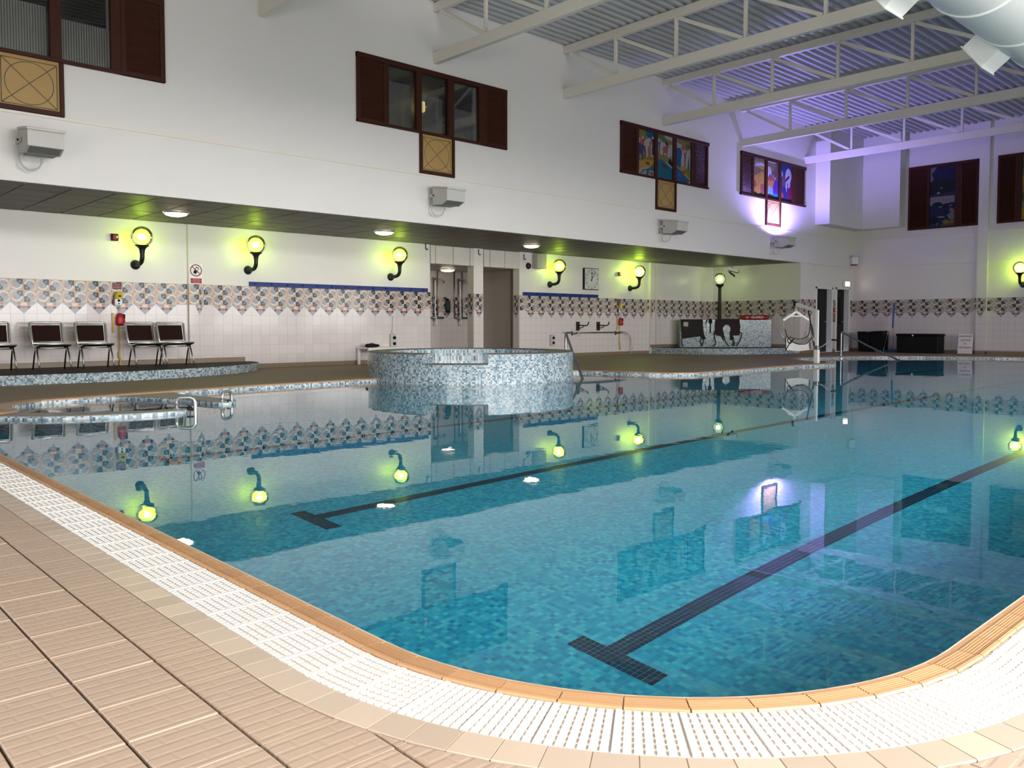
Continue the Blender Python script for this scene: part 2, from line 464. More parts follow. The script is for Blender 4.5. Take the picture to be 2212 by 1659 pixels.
# ------------------------------------------------------------------ near deck: bed, ribbed tiles, border, grating, coping
OUT = edge_path(.315)
mb = MB()
deckpoly = [(-3.4, 9.0)] + [(1.37-.0, 9.0)] + edge_path(0)[1:-1] + [(28, .86), (28, -3.0), (-3.4, -3.0)]
mb.prism(deckpoly, -.3, -.016, top=True, bottom=False, sides=False)
floor_near = structure(mb, 'floor_deck', M_GROUTD)
def tile_mesh(sx, sy, h, mat, bev=.003):
    m = MB(); m.box((0, 0, -h/2), (sx, sy, h), 0, bev); return m.mesh('deck_tile', [mat])
TS = .2102
tm = tile_mesh(TS-.007, TS-.003, .014, M_DECKT)
def inpool(x, y, d):                                   # inside pool opening grown by d?
    if y >= CY: return x > 1.37-d
    if x >= CX: return y > .86-d
    return hypot(x-CX, y-CY) < CR+d and True
def clip_poly(poly, nx, ny, c):                        # keep n.p <= c
    out = []
    for i in range(len(poly)):
        a, b = poly[i-1], poly[i]; da, db = nx*a[0]+ny*a[1]-c, nx*b[0]+ny*b[1]-c
        if (da <= 0) != (db <= 0):
            t = da/(da-db); out.append((a[0]+(b[0]-a[0])*t, a[1]+(b[1]-a[1])*t))
        if db <= 0: out.append(b)
    return out
BD = .405                                              # outer edge of the beige border
rest = MB(); ntile = 0
for i in range(-17, 30):
    for j in range(-34, 24):
        x0, y0 = .604 + i*TS, 2.3085 - TS + j*TS
        cxx, cyy = x0+TS/2, y0+TS/2
        if x0 < -3.3 or y0 < -2.9: continue
        cs = [(x0+.0035, y0+.0015), (x0+TS-.0035, y0+.0015), (x0+TS-.0035, y0+TS-.0015), (x0+.0035, y0+TS-.0015)]
        ins = [inpool(px, py, BD+.004) for px, py in cs]
        if all(ins): continue
        vis = (cxx*.6816+cyy*.7317 > .75) and (cxx*.7317 - cyy*.6816) < 1.25*(cxx*.6816+cyy*.7317) and cyy < 7.5 and cxx < 4.2 and abs(cxx*.7317-cyy*.6816) < .72*(cxx*.6816+cyy*.7317)+.3
        if not any(ins):
            if vis: inst('deck_tile', tm, floor_near, (cxx, cyy, random.uniform(-.0006, .0006)), (random.gauss(0, .002), random.gauss(0, .002), 0)); ntile += 1
            else: rest.box((cxx, cyy, -.007), (TS-.007, TS-.003, .014))
        else:
            poly = cs
            if cyy < CY and cxx < CX:
                a = atan2(cyy-CY, cxx-CX)
                # tangent cut at the arc
                poly = clip_poly(poly, -cos(a), -sin(a), -(CX*cos(a)+CY*sin(a)+CR+BD+.004))
            elif cyy >= CY: poly = clip_poly(poly, 1, 0, 1.37-BD-.004)
            else: poly = clip_poly(poly, 0, 1, .86-BD-.004)
            if len(poly) < 3: continue
            m = MB(); m.prism([(p[0]-cxx, p[1]-cyy) for p in poly], -.014, 0)
            if vis: o = m.build('deck_tile', M_DECKT, floor_near); o.location = (cxx, cyy, 0); ntile += 1
            else: rest.prism(poly, -.014, 0)
o = rest.build('outer_deck_tiles', M_DECKW, floor_near); o['kind'] = 'stuff'

def path_frames(d, pitch, y_far, x_far):               # (pos, tangent angle, arc?) along offset d from the pool edge, inner radius based
    out = []; s = y_far
    n1 = round((y_far-CY)/pitch)
    for k in range(n1): out.append(('L', CY + (y_far-CY)*(k+.5)/n1, (y_far-CY)/n1))
    na = round((CR+d)*pi/2/pitch)
    for k in range(na): out.append(('A', pi + pi/2*(k+.5)/na, pi/2/na))
    n2 = round((x_far-CX)/pitch)
    for k in range(n2): out.append(('R', CX + (x_far-CX)*(k+.5)/n2, (x_far-CX)/n2))
    return out
def strip_mesh(prof, kind, ln, gap, name, mat):
    """prof: (offset outward from pool edge, z) points; extruded along the edge; 'A' makes a wedge about the corner centre."""
    m = MB(); n = len(prof)
    if kind == 'A':
        ha = ln/2; vs = []
        for sgn in (-1, 1):
            for d, z in prof:
                r = CR+d; a = sgn*(ha - gap/2/r); vs.append((r*cos(a), r*sin(a), z))
    else:
        vs = [(d, sgn*(ln-gap)/2, z) for sgn in (-1, 1) for d, z in prof]
    fs = [(i, i+1, n+i+1, n+i) for i in range(n-1)]
    # end caps down to a base line
    b = len(vs); zb = -.016
    ends = []
    for e in (0, 1):
        vs += [(vs[e*n][0], vs[e*n][1], zb), (vs[e*n+n-1][0], vs[e*n+n-1][1], zb)]
        fs.append((list(range(e*n, e*n+n)) + [b+2*e+1, b+2*e])[::-1 if e == 0 else 1])
    fs.append((0, n, b+2, b)); fs.append((n-1, b+1, b+3, 2*n-1))
    if kind == 'A': fs = [f[::-1] for f in fs]
    # L pieces lie on the low-x side: outward is -x, so mirror
    if kind != 'A': m.add([(-x, y, z) for x, y, z in vs], fs)
    else: m.add(vs, [f[::-1] for f in fs])
    return m.mesh(name, [mat])
def place(kind, val, me, name, parent):
    if kind == 'L': return inst(name, me, parent, (1.37, val, 0), (0, 0, 0))
    if kind == 'R': return inst(name, me, parent, (val, .86, 0), (0, 0, pi/2))
    return inst(name, me, parent, (CX, CY, 0), (0, 0, val))
# orange coping tiles with a raised ribbed grip
cop = [(0, -.03), (.002, -.012), (.010, -.006), (.030, -.005)]
for k in range(6): z0 = .031 + k*.0085; cop += [(z0, -.001), (z0+.0042, -.001), (z0+.0048, -.005), (z0+.0080, -.005)]
cop += [(.083, .003), (.092, .002), (.096, -.004), (.0965, -.016)]
pieces = {}
nc = 0
for kind, val, ln in path_frames(0, .147, 9.0, 6.5):
    key = ('c', kind, round(ln, 4))
    if key not in pieces: pieces[key] = strip_mesh(cop, kind, ln, .004, 'coping_tile', M_ORANGE)
    place(kind, val, pieces[key], 'coping_tile', floor_near)
# white overflow grating: cross bars of small blocks
def bar_mesh(kind, ln, solid, nb=8, d0=.101, d1=.305, gap=.0016):
    m = MB(); w = (d1-d0)/nb
    def P(d, t, z):
        if kind == 'A': r = CR+d; a = t/r0; return (r*cos(a), r*sin(a), z)
        return (-d, t, z)
    r0 = CR+.2
    L_ = (ln*r0 if kind == 'A' else ln)
    hl = L_/2 - gap/2
    def blk(da, db, zt, bz=.003):
        i = .0028
        vs = [P(da, -hl, -.010), P(db, -hl, -.010), P(db, hl, -.010), P(da, hl, -.010), P(da+i, -hl+i, zt), P(db-i, -hl+i, zt), P(db-i, hl-i, zt), P(da+i, hl-i, zt)]
        fs = [(4, 5, 6, 7), (0, 1, 5, 4), (1, 2, 6, 5), (2, 3, 7, 6), (3, 0, 4, 7)]
        if kind != 'A': fs = [f[::-1] for f in fs]
        m.add(vs, fs)
    if solid: blk(d0, d1, .002)
    else:
        for k in range(nb): blk(d0+k*w+.0022, d0+(k+1)*w-.0022, .001)
    return m.mesh('grating_bar', [M_GRATE])
bars = path_frames(.2, .0232, 9.0, 6.5); arc_i = [i for i, b in enumerate(bars) if b[0] == 'A']
lo = arc_i[0]-1
order = [i for i in range(len(bars))]
order.sort(key=lambda i: (hypot(1.2, bars[i][1]) if bars[i][0] == 'L' else 1.8 if bars[i][0] == 'A' else bars[i][1] if bars[i][1] < 3.1 else 90))
near_set = set(order[:300]); restb = MB()
for i, (kind, val, ln) in enumerate(bars):
    key = ('b', kind, round(ln, 5), i % 7 == 3)
    if key not in pieces: pieces[key] = bar_mesh(kind, ln, i % 7 == 3)
    me = pieces[key]
    if i in near_set: place(kind, val, me, 'grating_bar', floor_near)
    else:
        M = Matrix.Translation((1.37, val, 0)) if kind == 'L' else Matrix.Translation((val, .86, 0)) @ Matrix.Rotation(pi/2, 4, 'Z') if kind == 'R' else Matrix.Translation((CX, CY, 0)) @ Matrix.Rotation(val, 4, 'Z')
        restb.T = M; restb.add([v.co for v in me.vertices], [tuple(p.vertices) for p in me.polygons])
o = restb.build('grating_run', M_GRATE, floor_near); o['kind'] = 'stuff'
chan = MB()                                             # bed under the grating
a1, a2 = edge_path(.098), edge_path(.308)
for i in range(len(a1)-1): chan.add([(*a1[i], -.0032), (*a1[i+1], -.0032), (*a2[i+1], -.0032), (*a2[i], -.0032)], [(0, 1, 2, 3)])
chan.build('channel_bed', M_CHANNEL, floor_near)
for da, db, zz in ((.002, .0962, -.0075), (.3085, BD-.0015, -.0018)):          # pale joints of coping and border
    gm_ = MB(); a1, a2 = edge_path(da), edge_path(db)
    for i in range(len(a1)-1): gm_.add([(*a1[i], zz), (*a1[i+1], zz), (*a2[i+1], zz), (*a2[i], zz)], [(0, 1, 2, 3)])
    gm_.build('joint_grout', M_GROUTC, floor_near)
# beige border tiles
bprof = [(.307, -.014), (.309, -.001), (.311, 0), (BD-.004, 0), (BD-.002, -.001), (BD, -.014)]
for kind, val, ln in path_frames(.36, .104, 9.0, 5.2):
    key = ('e', kind, round(ln, 4))
    if key not in pieces: pieces[key] = strip_mesh(bprof, kind, ln, .0035, 'border_tile', M_BEIGE)
    place(kind, val, pieces[key], 'border_tile', floor_near)

# ------------------------------------------------------------------ far deck, its coping edge
far = [(-3.4, 9.0), (1.37, 9.0)] + FARP + [(26.1, .86), (28, .86), (28, 12.87), (XA, 12.87), (XA, 16.3), (-3.4, 16.3)]
mb = MB(); mb.prism(far, -.25, DZ, 0, bottom=False, sides=False)
floor_far = structure(mb, 'floor_far_deck', M_FARDECK)
def offset_path(P, d):
    out = []
    for i in range(len(P)):
        a, b = Vector(P[max(i-1, 0)]), Vector(P[min(i+1, len(P)-1)]); t = (b-a).normalized(); out.append((P[i][0]-t.y*d, P[i][1]+t.x*d))
    return out
mb = MB(); o1 = offset_path(FARP, -.005); o2 = offset_path(FARP, .10); o3 = offset_path(FARP, .20)
for i in range(len(FARP)-1):
    mb.add([(*o1[i], DZ-.014), (*o1[i+1], DZ-.014), (*o1[i+1], DZ+.004), (*o1[i], DZ+.004), (*o2[i+1], DZ+.006), (*o2[i], DZ+.006)], [(0, 1, 2, 3), (3, 2, 4, 5)])
    mb.add([(*o2[i], DZ+.006), (*o2[i+1], DZ+.006), (*o3[i+1], DZ+.004), (*o3[i], DZ+.004)], [(0, 1, 2, 3)], 1)
mb.build('coping_edge', [M_ORANGE, flat('tan_edge_tile', (.36, .27, .18), .5)], floor_far)

# raised seating platform by the wall and curved stage in the alcove (mosaic faces)
M_PLATTOP = flat('dark_brown_platform_tile', (.045, .032, .022), .65, spec=.12, var=.15)
front = [(p[0], p[1]) for p in bez([(-3.3, 13.9, 0), (1.5, 13.86, 0), (2.78, 13.83, 0), (3.99, 13.76, 0), (5.0, 13.87, 0), (5.9, 14.13, 0), (6.7, 14.56, 0), (7.3, 15.1, 0), (7.62, 15.6, 0), (7.66, 16.049, 0)], 4)]
mb = MB(); mb.prism([(-3.3, 16.049)] + front, DZ, .183, 0, 1)
tag(mb.build('seating_platform', [M_MOS_UV, M_PLATTOP]), 'low raised platform with mosaic face under the row of chairs', 'platform')
front = [(p[0], p[1]) for p in bez([(20.88, 16.049, 0), (20.9, 15.6, 0), (20.98, 15.1, 0), (21.12, 14.54, 0), (21.55, 13.86, 0), (22.33, 13.38, 0), (23.3, 13.03, 0), (24.345, 12.88, 0)], 4)]
mb = MB(); mb.prism(front + [(24.345, 16.049)], DZ, .217, 0, 1)
tag(mb.build('alcove_stage', [M_MOS_UV, M_PLATTOP]), 'low curved mosaic stage filling the alcove under the post lamp', 'stage')
# mosaic block on the stage
mb = MB(); A, Bp = Vector((21.95, 15.66)), Vector((24.05, 13.68)); nrm = Vector((.707, .707))*.42
mb.prism([tuple(A), tuple(Bp), tuple(Bp+nrm*.6), tuple(A+nrm)], .217, 1.085, 0, 1)
M_BLOCKTOP = flat('grey_coping', (.30, .30, .28), .5)
tag(mb.build('mosaic_block', [M_MOS_UV, M_BLOCKTOP]), 'low mosaic-clad block standing on the alcove stage', 'block')

# ------------------------------------------------------------------ walls
mb = MB()
for x0, x1, z0, z1 in ((-3.4, 12.28, -.2, 2.9), (13.66, 13.98, -.2, 2.9), (15.25, 24.6, -.2, 2.9), (12.28, 13.66, 2.405, 2.9), (13.98, 15.25, 2.405, 2.9)):
    mb.box(((x0+x1)/2, YM+.12, (z0+z1)/2), (x1-x0, .24, z1-z0))
for x0, x1 in ((6.40, 6.69), (20.82, 21.0), (21.13, 21.41)):
    mb.box(((x0+x1)/2, YM-.03+.02, 1.43), (x1-x0, .10, 2.9))
wall_left = structure(mb, 'wall_left', M_WALLG)
OPEN_W = [(1.205 + 7.313*k + .66 - (.015 if k == 0 else 0), 1.205 + 7.313*k + 2.88) for k in range(1)] + [(8.205+.66, 8.205+2.88), (15.53+.66, 15.53+2.88), (20.80+.66, 20.80+2.88)]
mb = MB()
def bx(m, x0, x1, y0, y1, z0, z1, mi=0): m.box(((x0+x1)/2, (y0+y1)/2, (z0+z1)/2), (x1-x0, y1-y0, z1-z0), mi)
bx(mb, -3.4, 28.2, YF-.035, YF+.2, ZS, 3.79)
bx(mb, -3.4, 28.2, YF, YF+.2, 3.79, 4.62); bx(mb, -3.4, 28.2, YF, YF+.2, 5.75, ZC+.1)
xs = [-3.4] + [v for p in OPEN_W for v in p] + [28.2]
for i in range(0, len(xs), 2): bx(mb, xs[i], xs[i+1], YF, YF+.2, 4.62, 5.75)
structure(mb, 'wall_left_upper', M_WALL)
mb = MB(); bx(mb, -3.4, 27.96, YF-.055, YF-.034, 3.765, 3.80); bx(mb, XB-.055, XB-.034, -3.0, YF-.055, 3.765, 3.80); structure(mb, 'trim_1', M_STEEL)
mb = MB()
bx(mb, XA, XA+.2, YF+.01, YM+.2, -.1, ZS+.02)
structure(mb, 'wall_alcove_end', M_WALLG)
mb = MB()                                               # short wall with the two doors
D1, D2 = (25.40, 26.42), (26.78, 27.66)
for x0, x1, z0, z1 in ((XA+.004, D1[0], -.1, ZS), (D1[1], D2[0], -.1, ZS), (D2[1], 28.2, -.1, ZS), (D1[0], D1[1], 2.10, ZS), (D2[0], D2[1], 2.12, ZS)):
    bx(mb, x0, x1, YF, YF+.2, z0, z1)
bx(mb, D1[0]-.1, 28, YF+.9, YF+1.0, -.1, 2.4); wall_door = structure(mb, 'wall_left_end', M_WALLG)
mb = MB()
bx(mb, XB, XB+.2, -3.2, YF+.2, -.2, ZS); bx(mb, XB-.035, XB+.2, -3.2, YF+.2, ZS, 3.79); bx(mb, XB, XB+.2, -3.2, YF+.2, 3.79, ZC+.1)
bx(mb, XB-.10, XB, 8.68, 8.965, 0, ZC)
wall_back = structure(mb, 'wall_back', M_WALLG)
mb = MB()                                               # stepped mass high in the corner
mb.prism([(25.23, YF+.05), (25.23, 12.396), (27.55, 12.396), (27.55, 11.187), (28.05, 11.187), (28.05, YF+.05)], 4.105, ZC+.05)
structure(mb, 'wall_corner_upper', M_WALL)
mb = MB()                                               # right-hand wall with the windows, wall behind the camera
ZW0, ZW1 = .48, 3.02
bx(mb, -3.5, 28.2, -3.3, -3.1, -.3, ZW0); bx(mb, -3.5, 28.2, -3.3, -3.1, ZW1, 4.3); bx(mb, -3.5, 28.2, -3.3, -3.1, 5.5, ZC+.1)
bx(mb, -3.5, HIGH_FILL[0]-HIGH_FILL[1]/2, -3.3, -3.1, 4.3, 5.5); bx(mb, HIGH_FILL[0]+HIGH_FILL[1]/2, 28.2, -3.3, -3.1, 4.3, 5.5)
xs = [-3.5] + [v for wx, ww in WIN_R for v in (wx-ww/2, wx+ww/2)] + [28.2]
for i in range(0, len(xs), 2): bx(mb, xs[i], xs[i+1], -3.3, -3.1, ZW0, ZW1)
structure(mb, 'wall_right', M_WALL)
mb = MB(); bx(mb, -3.7, -3.5, -3.3, 16.3, -.3, .58); bx(mb, -3.7, -3.5, -3.3, 16.3, 2.92, ZC+.1)
bx(mb, -3.7, -3.5, -3.3, .5, .58, 2.92); bx(mb, -3.7, -3.5, 5.5, 16.3, .58, 2.92)
structure(mb, 'wall_front', M_WALL)
mb = MB(); bx(mb, -3.5, 28.2, 16.3, 16.45, 2.88, ZC+.1); structure(mb, 'wall_light_block', M_WALL)  # unseen closing wall added to keep outside light out
for k, (wx, ww) in enumerate(WIN_R):
    mb = MB()
    for q in range(4): mb.box((wx-ww/2+ww*q/3, -3.12, (ZW0+ZW1)/2), (.06, .06, ZW1-ZW0))
    for z in (ZW0+.03, ZW1-.03): mb.box((wx, -3.12, z), (ww, .06, .06))
    wn = structure(mb, 'window_%d' % (7+k), M_WHITE)
    m2 = MB(); m2.quad((wx-ww/2, -3.13, ZW0), (wx+ww/2, -3.13, ZW0), (wx+ww/2, -3.13, ZW1), (wx-ww/2, -3.13, ZW1)); m2.build('pane', M_GLASS, wn)

# tiles on the walls
def pattern_mat(name, tri):
    g = G(name); u, v, _ = g.uv(); x, y = u - .5, v - .5
    n = g.noise(g.posv(), 40, 3, .6)
    if not tri:
        c = g.mix(n, (.47, .43, .39), (.56, .52, .47))
        r = g.m('SQRT', x*x + y*y)
        lowr = (x - y) > -.18
        c = g.mix((r > .44) * (y < -.02), c, (.52, .34, .23))
        c = g.mix((r < .44) * (r > .33) * lowr, c, (.70, .65, .55))
        c = g.mix((x < 0.02) * (y > -.02) * (r < .43), c, (.36, .35, .35))
        c = g.mix(r < .31, c, (.27, .33, .41))
        c = g.mix((x < 0.0) * (y > 0.0) * (r < .33), c, (.33, .34, .37))
        dk = (x > .01) * (y > .0) * (r > .21)
        c = g.mix(dk, c, (.035, .028, .036))
        r2 = g.m('SQRT', (x-.24)*(x-.24) + (y-.27)*(y-.27)); c = g.mix((r2 < .07) , c, (.30, .28, .29))
        r3 = g.m('SQRT', (x+.21)*(x+.21) + (y+.09)*(y+.09)); c = g.mix(r3 < .12 + (n-.5)*.08, c, (.52, .17, .09))
        r4 = g.m('SQRT', (x+.44)*(x+.44) + (y+.42)*(y+.42)); c = g.mix(r4 < .055, c, (.42, .12, .06))
        e = (x.abs()).max(y.abs()); c = g.mix(e > .488, c, (.60, .50, .42))
    else:                                               # u across the two tiles, v 0 at the apex .. 1 at the top
        c = g.mix((x*3.0+v).floor().fract() + n*.6, (.26, .33, .42), (.42, .44, .46))
        ax = x.abs()
        band1 = (v > .74) * (v < .97); c = g.mix(band1 * (ax < .24), c, (.66, .62, .56))
        c = g.mix(band1 * (ax < .24) * (ax > .12), c, (.52, .17, .09))
        band2 = (v > .46) * (v < .70)
        c = g.mix(band2 * (ax < .12), c, (.50, .17, .09)); c = g.mix(band2 * (ax > .13) * (ax < .24), c, (.06, .04, .05))
        c = g.mix(((v - .72).abs() < .025), c, (.66, .56, .48))
    return g.pbr(c, .12, spec=.22)
M_PAT, M_PATT = pattern_mat('patterned_wall_tile', False), pattern_mat('patterned_triangle_tile', True)
def wall_tile_mesh(sx, sz, mat, name, uv=True, th=.008):
    m = MB(); i = .0015; x, z = sx/2-.0006, sz/2-.0006
    vs = [(-x, 0, -z), (x, 0, -z), (x, 0, z), (-x, 0, z), (-x+i, -th, -z+i), (x-i, -th, -z+i), (x-i, -th, z-i), (-x+i, -th, z-i)]
    fs = [(4, 5, 6, 7), (0, 1, 5, 4), (1, 2, 6, 5), (2, 3, 7, 6), (3, 0, 4, 7)]
    q = [(0, 0), (1, 0), (1, 1), (0, 1)]; m.add(vs, fs, 0, [q, [q[0], q[1]]*2, [q[1], q[2]]*2, [q[2], q[3]]*2, [q[3], q[0]]*2] if uv else None)
    return m.mesh(name, [mat])
PT = wall_tile_mesh(.2, .2, M_PAT, 'patterned_tile'); WT = wall_tile_mesh(.2, .2, M_WTILE, 'white_tile', False)
m = MB(); th = .011
m.add([(-.198, 0, 0), (.198, 0, 0), (0, 0, -.198), (-.194, -th, -.002), (.194, -th, -.002), (0, -th, -.195)],
      [(3, 5, 4), (0, 2, 5, 3), (2, 1, 4, 5), (1, 0, 3, 4)], 0, [[(0, 1), (.5, 0), (1, 1)], [(0, 1), (.5, 0), (.5, 0), (0, 1)], [(.5, 0), (1, 1), (1, 1), (.5, 0)], [(1, 1), (0, 1), (0, 1), (1, 1)]])
TT = m.mesh('triangle_tile', [M_PATT])
ZB = 1.713
def band(parent, a0, a1, apex, axis, fixed, zb=ZB, white=0, tilt=.0):
    """pattern band between a0..a1 along the wall; axis 'x' (faces -Y) or 'y' (faces -X, runs towards -Y)."""
    rz = 0 if axis == 'x' else -pi/2
    def L(a, z, dy=0.0): return (a, fixed-dy, z) if axis == 'x' else (fixed-dy, -a, z)
    k = math.floor((a0-apex)/.2)
    gb = MB(); q0, q1 = L(a0, DZ, .0062), L(a1, zb, .0062)
    gb.quad((q0[0], q0[1], DZ+.02), (q1[0], q1[1], DZ+.02), (q1[0], q1[1], zb), (q0[0], q0[1], zb)); gb.build('tile_grout', M_GROUTW, parent)
    stf = MB()
    while apex + .2*k < a1 - .012:
        s0, s1 = max(a0, apex+.2*k), min(a1, apex+.2*k+.2)
        if s1 - s0 > .012:
            half = k % 2 != 0                           # odd: the tile left of an apex (design upright)
            c = (s0+s1)/2
            for r in range(2):
                o = inst('patterned_tile', PT, parent, L(c, zb-.1-.2*r), (random.gauss(0, tilt), 0 if half else pi, rz + random.gauss(0, tilt)))
                if s1-s0 < .195: o.scale = ((s1-s0)/.2, 1, 1)
            for r in range(6):
                z1, z0 = zb-.4-.2*r, max(zb-.6-.2*r, DZ+.02)
                if z1-z0 < .03: continue
                if white > 0 and s1-s0 > .19 and z1-z0 > .19:
                    inst('white_tile', WT, parent, L(c, (z0+z1)/2), (random.gauss(0, tilt), 0, rz + random.gauss(0, tilt)))
                else:
                    q = .001; i = .003
                    A = [L(s0+q, z0+q), L(s1-q, z0+q), L(s1-q, z1-q), L(s0+q, z1-q), L(s0+i, z0+i, .008), L(s1-i, z0+i, .008), L(s1-i, z1-i, .008), L(s0+i, z1-i, .008)]
                    stf.add(A, [(4, 5, 6, 7), (0, 1, 5, 4), (1, 2, 6, 5), (2, 3, 7, 6), (3, 0, 4, 7)])
        if k % 2 == 0 and a0 + .02 < apex+.2*k < a1 - .02:
            o = inst('triangle_tile', TT, parent, L(apex+.2*k, zb-.4), (0, 0, rz))
            room = min(apex+.2*k-a0, a1-apex-.2*k, .2)
            if room < .19: o.scale = (room/.2, 1, 1)
        k += 1
    if stf.f: o = stf.build('far_white_tiles', M_WTILE, parent); o['kind'] = 'stuff'
TL = .0016
band(wall_left, 2.4, 6.40, 3.5945, 'x', YM, white=1, tilt=TL)
band(wall_left, 6.40, 6.69, 6.60, 'x', YM-.06, tilt=TL)
band(wall_left, 6.69, 12.28, 7.498, 'x', YM, white=1, tilt=TL)
band(wall_left, 13.66, 13.98, 13.83, 'x', YM, tilt=TL)
for a0, a1, y in ((15.25, 20.82, YM), (20.82, 21.0, YM-.06), (21.0, 21.13, YM), (21.13, 21.41, YM-.06), (21.41, 24.34, YM)):
    band(wall_left, a0, a1, 15.666, 'x', y, tilt=TL)
wall_end = bpy.data.objects['wall_alcove_end']
band(wall_end, -16.05, -12.88, -16.05+.2, 'y', XA, zb=1.72)
band(wall_door, XA, D1[0]-.06, 24.55, 'x', YF, zb=1.735); band(wall_door, D1[1]+.06, D2[0]-.06, 26.6, 'x', YF, zb=1.75); band(wall_door, D2[1]+.06, 28.0, 27.9, 'x', YF, zb=1.752)
band(wall_back, -12.87, -8.965, -12.5, 'y', XB, zb=1.752); band(wall_back, -8.965, -8.68, -8.84, 'y', XB-.10, zb=1.752); band(wall_back, -8.68, -4.0, -8.3, 'y', XB, zb=1.752)
# pier faces inside the openings
for xx in (13.66, 15.25): band(wall_left, -16.29, -16.05, -16.17, 'y', xx)

# skirting tiles
mb = MB()
for x0, x1, y, z0 in ((-3.3, 6.4, YM, .183), (6.4, 6.69, YM-.06, .183), (6.69, 7.55, YM, .183), (7.66, 12.28, YM, DZ), (13.66, 13.98, YM, DZ), (15.25, 20.82, YM, DZ), (20.82, 21.41, YM-.06, .217), (21.41, XA, YM, .217)):
    bx(mb, x0, x1, y-.016, y, z0, z0+.092)
structure(mb, 'baseboard_left', M_SKIRT)
mb = MB(); bx(mb, XB-.016, XB, -3.1, 8.68, DZ, .125); bx(mb, XB-.016, XB, 8.965, YF, DZ, .125); bx(mb, XB-.116, XB, 8.68, 8.965, DZ, .125)
bx(mb, XA-.016, XA, YF, YM, .217, .31)
for a, b in ((XA, D1[0]-.08), (D1[1]+.08, D2[0]-.08), (D2[1]+.08, XB)): bx(mb, a, b, YF-.016, YF, DZ, .125)
structure(mb, 'baseboard_back', M_SKIRT)

# corridor behind the two openings
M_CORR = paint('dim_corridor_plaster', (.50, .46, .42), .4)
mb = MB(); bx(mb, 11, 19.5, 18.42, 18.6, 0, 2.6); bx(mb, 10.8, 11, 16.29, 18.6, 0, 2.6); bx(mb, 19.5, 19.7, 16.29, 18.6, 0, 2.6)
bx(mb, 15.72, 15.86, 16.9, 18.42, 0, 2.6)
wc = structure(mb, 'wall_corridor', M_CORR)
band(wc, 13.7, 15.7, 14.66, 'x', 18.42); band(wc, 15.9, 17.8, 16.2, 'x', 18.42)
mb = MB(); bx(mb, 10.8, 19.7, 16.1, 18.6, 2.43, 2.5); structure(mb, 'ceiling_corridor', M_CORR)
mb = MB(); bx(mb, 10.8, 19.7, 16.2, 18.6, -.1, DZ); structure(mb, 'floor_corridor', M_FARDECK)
M_PANELW = flat('cream_panel', (.66, .62, .57), .4)
# cream panels over the openings
for xs_ in ((12.285, 12.44, 12.99, 13.53, 13.655), (13.985, 14.2, 14.72, 15.245)):
    for a, b in zip(xs_[:-1], xs_[1:]):
        m = MB(); m.box(((a+b)/2, YM-.006, 2.63), (b-a-.014, .016, .44), 0, .003); m.build('lintel_panel', M_PANELW, wall_left)
mb = MB()
for a, b in ((12.28, 13.66), (13.98, 15.25)): bx(mb, a, b, YM-.001, YM+.0005, 2.406, 2.86)
mb.build('panel_backing', flat('dark_joint', (.05, .045, .04), .8), wall_left)

# ------------------------------------------------------------------ soffit over the left side
M_SOFF = flat('grey_brown_ceiling_tile', (.135, .118, .096), .50, spec=.22, var=.05)
M_GRID = flat('ceiling_grid_metal', (.34, .32, .28), .3, .4)
mb = MB(); bx(mb, -3.4, 24.5, YF+.15, 16.3, ZS+.006, ZS+.03); soff = structure(mb, 'ceiling_lower', M_GRID)
m = MB(); m.box((0, 0, 0), (.578, .578, .012), 0, .003); SM = m.mesh('ceiling_tile', [M_SOFF])
SLIT = [(5.558, 14.378), (9.814, 14.367), (14.057, 14.37)]
k = 0
for i in range(-1, 37):
    for j in range(6):
        x, y = 2.66 + .6*i, 12.91 + .3 + .6*j
        if x > 24.2: continue
        o = inst('ceiling_tile', SM, soff, (x, min(y, 15.85), ZS+.001 + random.uniform(-.001, .001)), (random.gauss(0, .003), random.gauss(0, .003), 0))
        if y > 15.85: o.scale = (1, .38, 1); o.location.y = 16.05-.15
mb = MB(); bx(mb, -3.4, 2.1, YF, 16.1, ZS-.004, ZS+.01); mb.build('soffit_board', M_SOFF, soff)

# ------------------------------------------------------------------ corrugated roof deck
g = G('ribbed_roof_sheet'); n = g.noise(g.posv(), .8, 3); M_ROOF = g.pbr(g.mix(n, (.43, .44, .44), (.52, .53, .53)), .5)
mb = MB(); prof = []; y = -3.3
while y < 16.5: prof += [(y, ZC-.01), (y+.075, ZC-.01), (y+.10, ZC+.055), (y+.175, ZC+.055)]; y += .2
vs = [(x, p[0], p[1]) for x in (-3.7, 28.3) for p in prof]; n_ = len(prof)
mb.add(vs, [(i, i+1, n_+i+1, n_+i) for i in range(n_-1)]); structure(mb, 'ceiling', M_ROOF)

# ------------------------------------------------------------------ roof trusses
TX = [6.42, 10.0, 13.61, 17.245, 20.88, 24.53]
TLAB = ['cream steel roof truss cut by the top of the frame, nearest the ochre-panelled window',
        'cream steel roof truss ending above the blind-filled three-pane window',
        'cream steel roof truss midway between the blind-filled and the jungle-mural windows',
        'cream steel roof truss ending just above the jungle mural with the blue pool',
        'cream steel roof truss ending just beyond the left edge of the purple-lit mural window',
        'last cream steel roof truss, washed in purple light near the end wall']
tr = thing('roof_truss', TLAB[0], 'roof truss', (TX[0], YF, 5.94), 0, 'roof trusses')
LY = 16.0
m = MB(); m.box((0, -LY/2, .105), (.11, LY, .21), 0, .006); m.build('bottom_chord', M_STEEL, tr)
m = MB(); m.box((0, -LY/2, 1.055), (.11, LY, .17), 0, .006); m.build('top_chord', M_STEEL, tr)
vm = MB(); vm.box((0, 0, .59), (.06, .06, .78), 0, .004); vmesh = vm.mesh('vertical_strut', [M_STEEL])
prev = -.12; yy = -1.47; kk = 0
